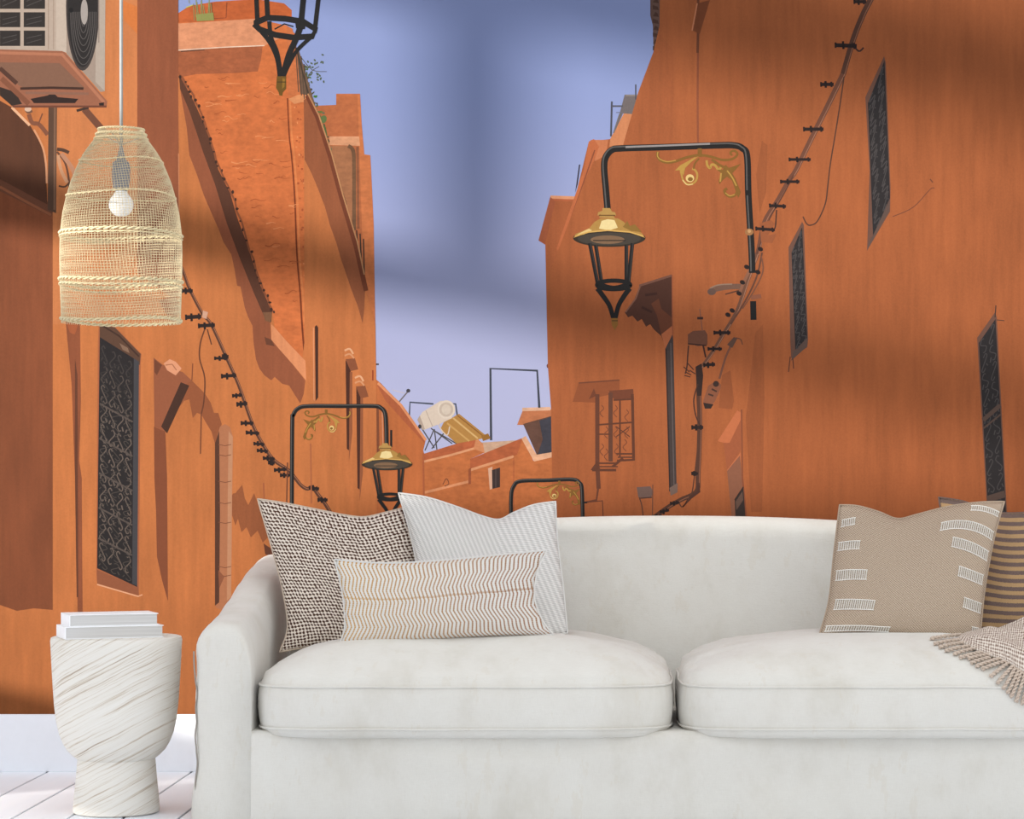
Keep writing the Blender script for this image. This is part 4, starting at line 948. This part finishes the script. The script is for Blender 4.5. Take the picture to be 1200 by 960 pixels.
# meter boxes, flood light, loose fittings
ink('printed_meter_box', [('p', [(806, 392), (812, 388), (826, 387), (829, 392), (829, 404), (818, 406), (806, 402)], K(120, 76, 58)), ('s', [(806, 403), (828, 405)], 1.6, K(70, 44, 36)), ('s', [(820, 362), (823, 388)], 1.4, K(140, 90, 70)), ('s', [(817, 373), (824, 373)], 3, K(66, 42, 36))] +
    [('s', sm([(807, 405), (806, 416), (805, 430), (803, 438)], 4), 1.6, K(80, 50, 40)), ('s', [(824, 405), (827, 419)], 2, K(66, 42, 34))] + [('s', [(803 + dx, 430 + dy), (810 + dx, 436 + dy * .6)], 1.2, K(80, 48, 38)) for dx, dy in ((-2, 0), (0, 6), (3, -4), (-1, 10), (5, 4))], rw)
ink('printed_meter_box', [('p', [(746, 571), (762, 570), (766, 577), (763, 583), (748, 583)], K(118, 92, 84)), ('s', sm([(749, 583), (752, 592), (754, 608)], 4), 1.2, K(90, 60, 50)), ('s', [(765, 568), (764.5, 608)], 1.2, K(120, 76, 58)), ('s', [(750, 584), (764, 583)], 1.4, K(80, 52, 44))], rw)
ink('printed_flood_light', [('s', sm([(833, 341), (842, 338), (856, 336), (870, 336)], 4), 6.5, K(126, 92, 76)), ('s', sm([(832, 338), (842, 334), (858, 333)], 4), 1.5, K(160, 128, 108)), ('p', ell(834, 342, 5, 4), K(110, 84, 74)), ('s', [(850, 345), (868, 340)], 1.6, K(100, 62, 48)), ('s', [(880, 349), (892, 347)], 5, K(150, 92, 68))], rw)
ink('printed_flood_light', [('p', [(824, 470), (830, 452), (840, 446), (846, 452), (838, 470), (832, 478), (826, 478)], K(150, 92, 66)), ('p', [(824, 472), (836, 474), (833, 479), (826, 479)], K(54, 40, 36)), ('p', ell(839, 450, 3.5, 3.5), K(66, 48, 42)), ('s', [(830, 462), (836, 464)], 2, K(80, 54, 44)), ('s', [(834, 456), (840, 459)], 2, K(80, 54, 44)),
    ('s', sm([(843, 444), (850, 420), (857, 404), (861, 397)], 5), 2.4, K(130, 84, 66)), ('p', [(852, 404), (860, 395), (864, 397), (858, 408)], K(104, 76, 64)), ('s', sm([(862, 396), (868, 398), (870, 404)], 4), 1.4, K(120, 76, 58)), ('p', [(846, 440), (856, 434), (860, 470), (858, 480), (842, 478)], K(164, 92, 54))], rw, 'flat')
# niche with a wooden shutter
nc = ink('printed_niche', [('p', [(841, 517), (864, 481), (869, 484), (868, 492), (855, 519), (848, 519)], K(206, 118, 76)), ('p', [(848, 519), (855, 519), (868, 492), (868, 528), (852, 552)], K(172, 96, 62)), ('p', [(852, 551), (868, 530), (868, 545), (858, 560), (852, 552)], K(204, 118, 78)),
    ('p', [(852, 552), (867, 534), (871, 570), (875, 612), (858, 612)], K(152, 98, 74)), ('s', [(869, 480), (870, 560), (875, 612)], 2, K(150, 84, 56))], rw, 'flat')
ink('printed_shutter', [('p', [(861, 586), (871, 570), (874, 612), (862, 612)], K(62, 50, 46)), ('p', [(862, 588), (870, 576), (871, 586), (863, 598)], K(112, 84, 72)), ('s', [(861, 586), (871, 571)], 1.4, K(60, 46, 40))], nc)
# cable runs with clamps
def cable(name, pts, w, col, hi, clamps, extra=(), par=None):
    o = ink(name, [('s', sm(pts, 6), w, col), ('s', [(x + w[0] * .28, y) for x, y in sm(pts, 6)], .9, hi)] + list(extra), par)
    for (a, b, t) in clamps:
        (x0, y0), (x1, y1) = a, b
        t *= 1.15
        ink('printed_cable_clamp', [('s', [a, b], t, K(46, 32, 30)), ('s', [(x0, y0 - t * .7), (x0 + .3, y0 + t * .7)], 2.2, K(40, 28, 26)), ('s', [(x0 + (x1 - x0) * .35, y0 - t), (x0 + (x1 - x0) * .38, y0 + t)], 2.6, K(40, 28, 26)), ('s', [(x1 - 3, y1 - t * .8), (x1 - 2.5, y1 + t * .8)], 2.2, K(46, 32, 30))], o)
    return o
CC = K(120, 76, 58)
cable('printed_cable', [(1023, -8), (1020, 0), (1011, 18), (1000, 46), (988, 87)], (7, 6.5), K(96, 62, 48), K(160, 104, 78), [((1001, 2), (1015, 2), 3.4), ((979, 53), (1004, 54), 4)], [('s', sm([(998, 50), (1006, 60), (1012, 56)], 4), 2, K(70, 46, 40))], rw)
cable('printed_cable', [(988, 87), (970, 124), (952, 160), (933, 199), (925, 211), (912, 234), (896, 260), (889, 292), (885, 305)], (6.5, 5), CC, K(170, 116, 90), [((962, 99), (977, 99), 3.4), ((942, 151.5), (965, 151.5), 3.4), ((925, 187), (950, 187), 2.8), ((915, 213), (937, 213), 2.8), ((902, 241), (921, 242), 3), ((886, 268), (908, 269.5), 3)],
      [('s', sm([(930, 205), (918, 228), (902, 256), (893, 280), (886, 300)], 5), 1.6, K(104, 64, 50)), ('s', sm([(910, 246), (909, 262), (908, 268)], 4), 1.6, K(80, 52, 42)), ('p', [(890, 262), (903, 258), (908, 262), (900, 276), (910, 274), (905, 285), (892, 284)], K(164, 94, 58))], rw)
cable('printed_cable', [(887, 298), (880, 318), (875, 332), (863.5, 365), (847.5, 392), (838, 408), (827, 424), (819, 434)], (5, 4), K(120, 80, 62), K(176, 122, 96), [((837, 390), (856, 390), 3), ((830, 409), (846, 409), 2.6), ((825, 428), (838, 427), 3)],
      [('s', sm([(893, 296), (888, 320), (880, 340), (868, 362), (856, 380)], 5), 2, K(110, 70, 54)), ('s', sm([(892, 300), (894, 318), (884, 340), (870, 362)], 5), 1.5, K(128, 82, 62)), ('s', sm([(884, 306), (872, 330), (866, 346)], 4), 3.5, K(150, 100, 76))] + [('p', ell(x, y, 3.4, 2.6, .5, 8), K(44, 32, 30)) for x, y in ((875, 313), (870, 331), (866, 344), (888, 319), (853, 369), (858, 364), (891, 292))], rw)
cable('printed_cable', [(819, 430), (819, 462), (820, 500), (818, 555), (816, 576), (797.5, 586), (782, 595), (764, 608)], (6, 5), K(92, 58, 44), K(150, 96, 72), [((811, 501), (824, 501), 3.2), ((811, 555), (818, 555), 2.6), ((786, 590), (796, 589), 2.4), ((774, 600), (784, 598), 2.4), ((765, 606), (776, 605), 2.8)],
      [('p', [(815, 430), (822, 426), (824, 440), (822, 464), (817, 464)], K(58, 40, 36)), ('s', sm([(818, 450), (813, 468), (815, 486), (820, 498)], 5), 1.4, K(76, 48, 40)), ('s', sm([(818, 520), (814, 556), (810, 580), (800, 594), (795, 588)], 5), 1.3, K(96, 60, 46)), ('s', [(806, 585), (800, 594), (812, 582)], 1.3, K(84, 52, 42)), ('s', [(818, 566), (819, 576), (808, 584)], 3.5, K(84, 52, 42))], rw)
inks('printed_loose_wire', [('s', sm([(989, 90), (985, 118), (979, 156), (973, 192), (970, 218), (967, 239), (958, 259), (950, 264), (945, 262), (941, 254)], 6), 1.5, K(96, 62, 48))], rw)
cable('printed_cable', [(205, 300), (213.5, 315), (222, 338), (237, 367), (248, 381), (265, 418), (280, 452), (296, 497), (310, 524), (322, 540), (339, 552), (352, 568), (360, 573), (366, 571), (373, 580), (382, 592), (390, 606)], (3.5, 4.5), K(96, 60, 44), K(168, 108, 78),
      [((213, 341), (226, 341), 3.4), ((218, 372), (236, 371), 4), ((233, 382), (252, 381), 3.6), ((261, 418), (268, 418), 3.4), ((252, 420), (267, 420), 2.6), ((260, 441), (277, 440), 3.4), ((273, 464), (284, 463), 2.6), ((278, 474), (290, 473), 3.4), ((283, 496), (297, 496), 3), ((289, 507), (304, 508), 3), ((298, 520), (310, 521), 2.6), ((302, 528), (314, 529), 2.6), ((309, 537), (322, 538), 2.8), ((315, 542), (322, 543), 3), ((322, 551), (336, 550), 2.8), ((329, 557), (340, 557), 2.8), ((363, 572), (374, 573), 3), ((373, 586), (384, 586), 3)],
      [('p', [(238, 364), (244, 366), (242, 374), (237, 372)], K(216, 166, 140))], lw)
inks('printed_loose_wire', [('s', sm([(240, 386), (235, 402), (234, 420), (240, 443), (239, 470), (236, 485)], 5), 1.6, K(112, 64, 42)), ('s', [(236, 485), (235, 532)], 1.4, K(126, 72, 48)), ('s', sm([(243, 386), (248, 404)], 3), 1.4, K(100, 60, 42)), ('s', [(226, 426), (225, 446)], 1.2, K(140, 78, 50)), ('s', [(309, 566), (310, 600)], 1.4, K(170, 96, 62)), ('s', [(337, 542), (336, 590)], 1.4, K(120, 70, 48)), ('s', [(364, 520), (365, 590)], 1.4, K(180, 104, 68))], lw)
# ---- street lamps
BK_ = K(34, 32, 32); BH = K(96, 92, 90); GO = K(196, 152, 74); GD = K(142, 100, 44); GL = K(238, 204, 134)
def scroll_iron(par, f, k):
    """the gilded scroll under a bracket; f maps the large lamp's image points"""
    def T(pts): return [f(x, y) for x, y in pts]
    ink('printed_gilded_scroll', [
        ('s', T(sm([(771, 178), (770.5, 183), (774, 188), (782, 190.5), (792, 189), (805, 184.5), (820, 182), (834, 184), (846, 187.5), (856, 187), (862, 184), (864, 180), (861, 177), (857, 177.5), (856, 180), (858, 182)], 5)), (3.4 * k, 2.4 * k), GD),
        ('s', T(sm([(771, 178), (770.5, 183), (774, 187), (782, 189.5), (792, 188)], 5)), 1.2 * k, GO), ('s', T([(820, 174), (820, 184)]), 5 * k, GD),
        ('p', T([(819, 183), (806, 189), (797, 194), (791, 200), (797, 199.5), (801, 206), (803, 197), (810, 190)]), GO), ('s', T(sm([(815, 185), (805, 191), (798, 198), (799, 206), (801, 212), (806, 216), (812, 215), (816, 211), (817, 204), (814, 199), (811, 198)], 5)), (2.0 * k, 2.6 * k), GO),
        ('p', T(ell(808.5, 209, 5, 4.6)), GL), ('p', T(ell(809, 210, 3, 2.4)), GD), ('s', T(sm([(800, 211), (805, 216.5), (812, 216)], 4)), 1.2 * k, GL), ('s', T(sm([(819, 186), (814, 192), (813, 198)], 4)), 2 * k, GD),
        ('s', T(sm([(828, 188), (829, 194), (832, 197), (834, 193), (838, 194), (842, 199), (845, 196)], 5)), 2.8 * k, GO), ('s', T([(834, 187), (842, 193), (850, 197)]), 3 * k, GD),
        ('p', T([(850, 193), (854, 197), (868, 192), (862, 199), (858, 203), (862, 210), (866, 220), (868, 226), (865, 232), (862, 224), (858, 212), (852, 207), (847, 211), (843, 216), (842, 212), (845, 203), (840, 199), (847, 199)]), GD), ('s', T(sm([(852, 200), (858, 208), (863, 218)], 4)), 1.6 * k, GO), ('s', T([(845, 203), (844, 213)]), 1.8 * k, GO),
        ('s', T(sm([(865, 222), (862, 228), (856, 230.5), (851, 228), (849, 223.5), (852, 221)], 5)), 3.2 * k, GD), ('s', T(sm([(850, 226), (855, 229.5), (861, 228)], 4)), 1.1 * k, GO)], par)
def pipe(par, pts, w, bits=()):
    p = sm(pts, 8)
    return ink('printed_pipe_bracket', [('s', p, w, BK_), ('s', [(x - w * .18, y - w * .26) for x, y in p], w * .22, BH)] + list(bits), par)
def lantern(par, cx, by, k, cap=True):
    """gold capped lantern; (cx, by) is the middle of the brim, k the size against the large lamp"""
    def T(pts): return [(cx + (x - 714) * k, by + (y - 279) * k) for x, y in pts]
    g = ink('printed_lantern', [('p', T(ell(714, 279, 42.5, 10.5, 0, 40)), K(58, 48, 38)), ('p', T(ell(714, 280, 37, 7.5, 0, 36)), K(74, 66, 58)), ('p', T(ell(712, 281, 20, 5)), K(134, 104, 78)), ('s', T([(695, 282), (733, 282)]), 1.2 * k, K(40, 36, 34))], par)
    bars = []
    for a, b in (((691, 285), (701, 336)), ((698, 287), (705, 332)), ((734, 287), (734, 332)), ((741, 285), (736, 336))): bars += [('s', T([a, b]), 4.4 * k, BK_), ('s', T([(a[0] + 1, a[1]), (b[0] + 1, b[1])]), .8 * k, K(72, 66, 64))]
    bars += [('s', T(ell(719, 334, 19.5, 5, 0, 30) + ell(719, 334, 19.5, 5, 0, 30)[:2]), 5 * k, BK_), ('s', T(sm([(701, 332), (719, 337), (738, 332)], 4)), 4 * k, BK_), ('s', T(sm([(700, 338), (706, 346), (714, 358), (719, 374)], 5)), (6 * k, 5 * k), BK_), ('s', T(sm([(738, 338), (732, 346), (725, 358), (721, 374)], 5)), (6 * k, 5 * k), BK_)]
    ink('printed_lantern_cage', bars, g)
    ink('printed_lantern_tip', [('p', T([(716, 373), (724, 373), (724, 381), (720.5, 387), (717, 381)]), K(150, 104, 48)), ('s', T([(717, 376), (724, 376)]), 1.2 * k, K(90, 62, 36))], g)
    if cap: ink('printed_gilded_cap', [('p', T([(672, 279), (675, 274), (690, 268), (697, 260), (704, 256), (724, 256), (731, 260), (738, 268), (752, 273), (756, 279), (740, 273), (722, 270), (706, 270), (688, 273)]), K(186, 142, 74)), ('p', T([(702, 268), (705, 259), (712, 257), (720, 258), (724, 267), (714, 270)]), K(246, 222, 160)), ('p', T([(676, 275), (690, 268), (694, 270), (684, 275)]), GL),
        ('p', T([(730, 266), (735, 259), (738, 265), (744, 263), (752, 272), (740, 271)]), K(150, 112, 52)), ('p', T([(702, 255), (704, 251), (700, 253), (701, 249), (706, 247), (706, 244), (715, 244), (717, 248), (721, 249), (722, 253), (718, 252), (721, 256)]), K(192, 150, 84)), ('s', T([(702, 252.5), (721, 252.5)]), 1.4 * k, K(120, 84, 40)), ('s', T([(674, 277), (690, 272), (712, 270), (738, 272), (754, 277)]), 1.6 * k, K(226, 180, 100))], g)
    return g
big = tag(ink('printed_street_lamp', [('s', [(882.5, 353), (883, 375)], 7, BK_)]), 'large printed street lamp on an arched bracket at the right of the sky')
pipe(big, [(712, 246), (710, 222), (708, 196), (710, 184), (717, 176), (728, 174), (780, 172.5), (840, 170.5), (860, 170.5), (870, 174), (875.5, 184), (877, 230), (880.5, 290), (881.5, 320)], 7.6, [('s', [(874, 226), (880, 226)], 6, BK_), ('s', [(733, 172.5), (832, 168.6)], 2.2, K(160, 152, 150))])
ink('printed_pipe_clamp', [('p', ell(878, 272, 5, 4), K(170, 120, 76)), ('p', ell(878, 271, 2, 2), K(210, 160, 110))], big)
scroll_iron(big, lambda x, y: (x, y), 1.0); lantern(big, 714, 279, 1.0)
mid = tag(ink('printed_street_lamp', [('s', [(458.5, 504), (458.5, 524)], 2.6, BK_)]), 'smaller printed street lamp on an arched bracket against the left houses')
pipe(mid, [(453, 522), (452.5, 498), (451, 484), (446, 478), (438, 476), (400, 476), (362, 476), (350, 478.5), (344, 486), (342.5, 500), (342, 612)], 4.8)
scroll_iron(mid, lambda x, y: (408 - (x - 771) * .565 + 2, 485.5 + (y - 183) * .62), .62); lantern(mid, 453.5, 544, .70)
sml = tag(ink('printed_street_lamp', [('s', [(680, 589), (688, 589)], 2, BK_)]), 'printed lamp bracket just above the sofa back')
pipe(sml, [(599, 616), (599, 582), (602, 570), (610, 564), (640, 563), (670, 562), (679, 566), (682, 575), (683, 616)], 4.6)
scroll_iron(sml, lambda x, y: (630 + (x - 771) * .52, 568 + (y - 183) * .5), .5)
top = tag(ink('printed_street_lamp', [('s', [(300, TOPY + 20), (300, -60)], 4, BK_)]), 'black printed lantern cropped by the top edge')
def T2(pts): return [(200 + x / 4.8, y / 4.8) for x, y in pts]
ink('printed_lantern_cage', [('s', T2([a, b]), w, BK_) for a, b, w in (((470, -300), (488, 125), 5.2), ((525, -300), (546, 105), 5.6), ((775, -300), (735, 115), 6.6), ((865, -300), (812, 160), 5.2))] +
    [('s', T2([(475, 130), (545, 100), (645, 106), (745, 122), (815, 165), (798, 205), (690, 212), (590, 197), (500, 165), (470, 135)]), 7, BK_), ('s', T2(sm([(500, 165), (560, 240), (600, 330), (615, 430)], 5)), 5.5, BK_), ('s', T2(sm([(555, 120), (565, 210), (600, 300), (622, 430)], 5)), 5, BK_), ('s', T2(sm([(740, 125), (705, 220), (665, 310), (632, 430)], 5)), 7, BK_), ('s', T2(sm([(800, 200), (715, 280), (672, 350), (640, 420)], 5)), 4.5, BK_), ('s', T2([(585, 165), (640, 135), (690, 150)]), 1.6, BK_),
     ('p', T2([(467, 118), (492, 112), (495, 160), (467, 152)]), BK_), ('p', T2([(700, 115), (762, 120), (755, 165), (705, 160)]), BK_), ('p', T2([(805, 150), (828, 158), (820, 190), (800, 180)]), BK_)], top)
ink('printed_lantern_tip', [('p', T2([(598, 430), (650, 430), (650, 500), (632, 520), (628, 540), (612, 538), (608, 520), (593, 495)]), K(112, 82, 30)), ('p', T2([(630, 440), (645, 445), (640, 490), (628, 500)]), K(150, 112, 44)), ('s', T2([(600, 462), (648, 462)]), 1, K(66, 50, 24))], top)
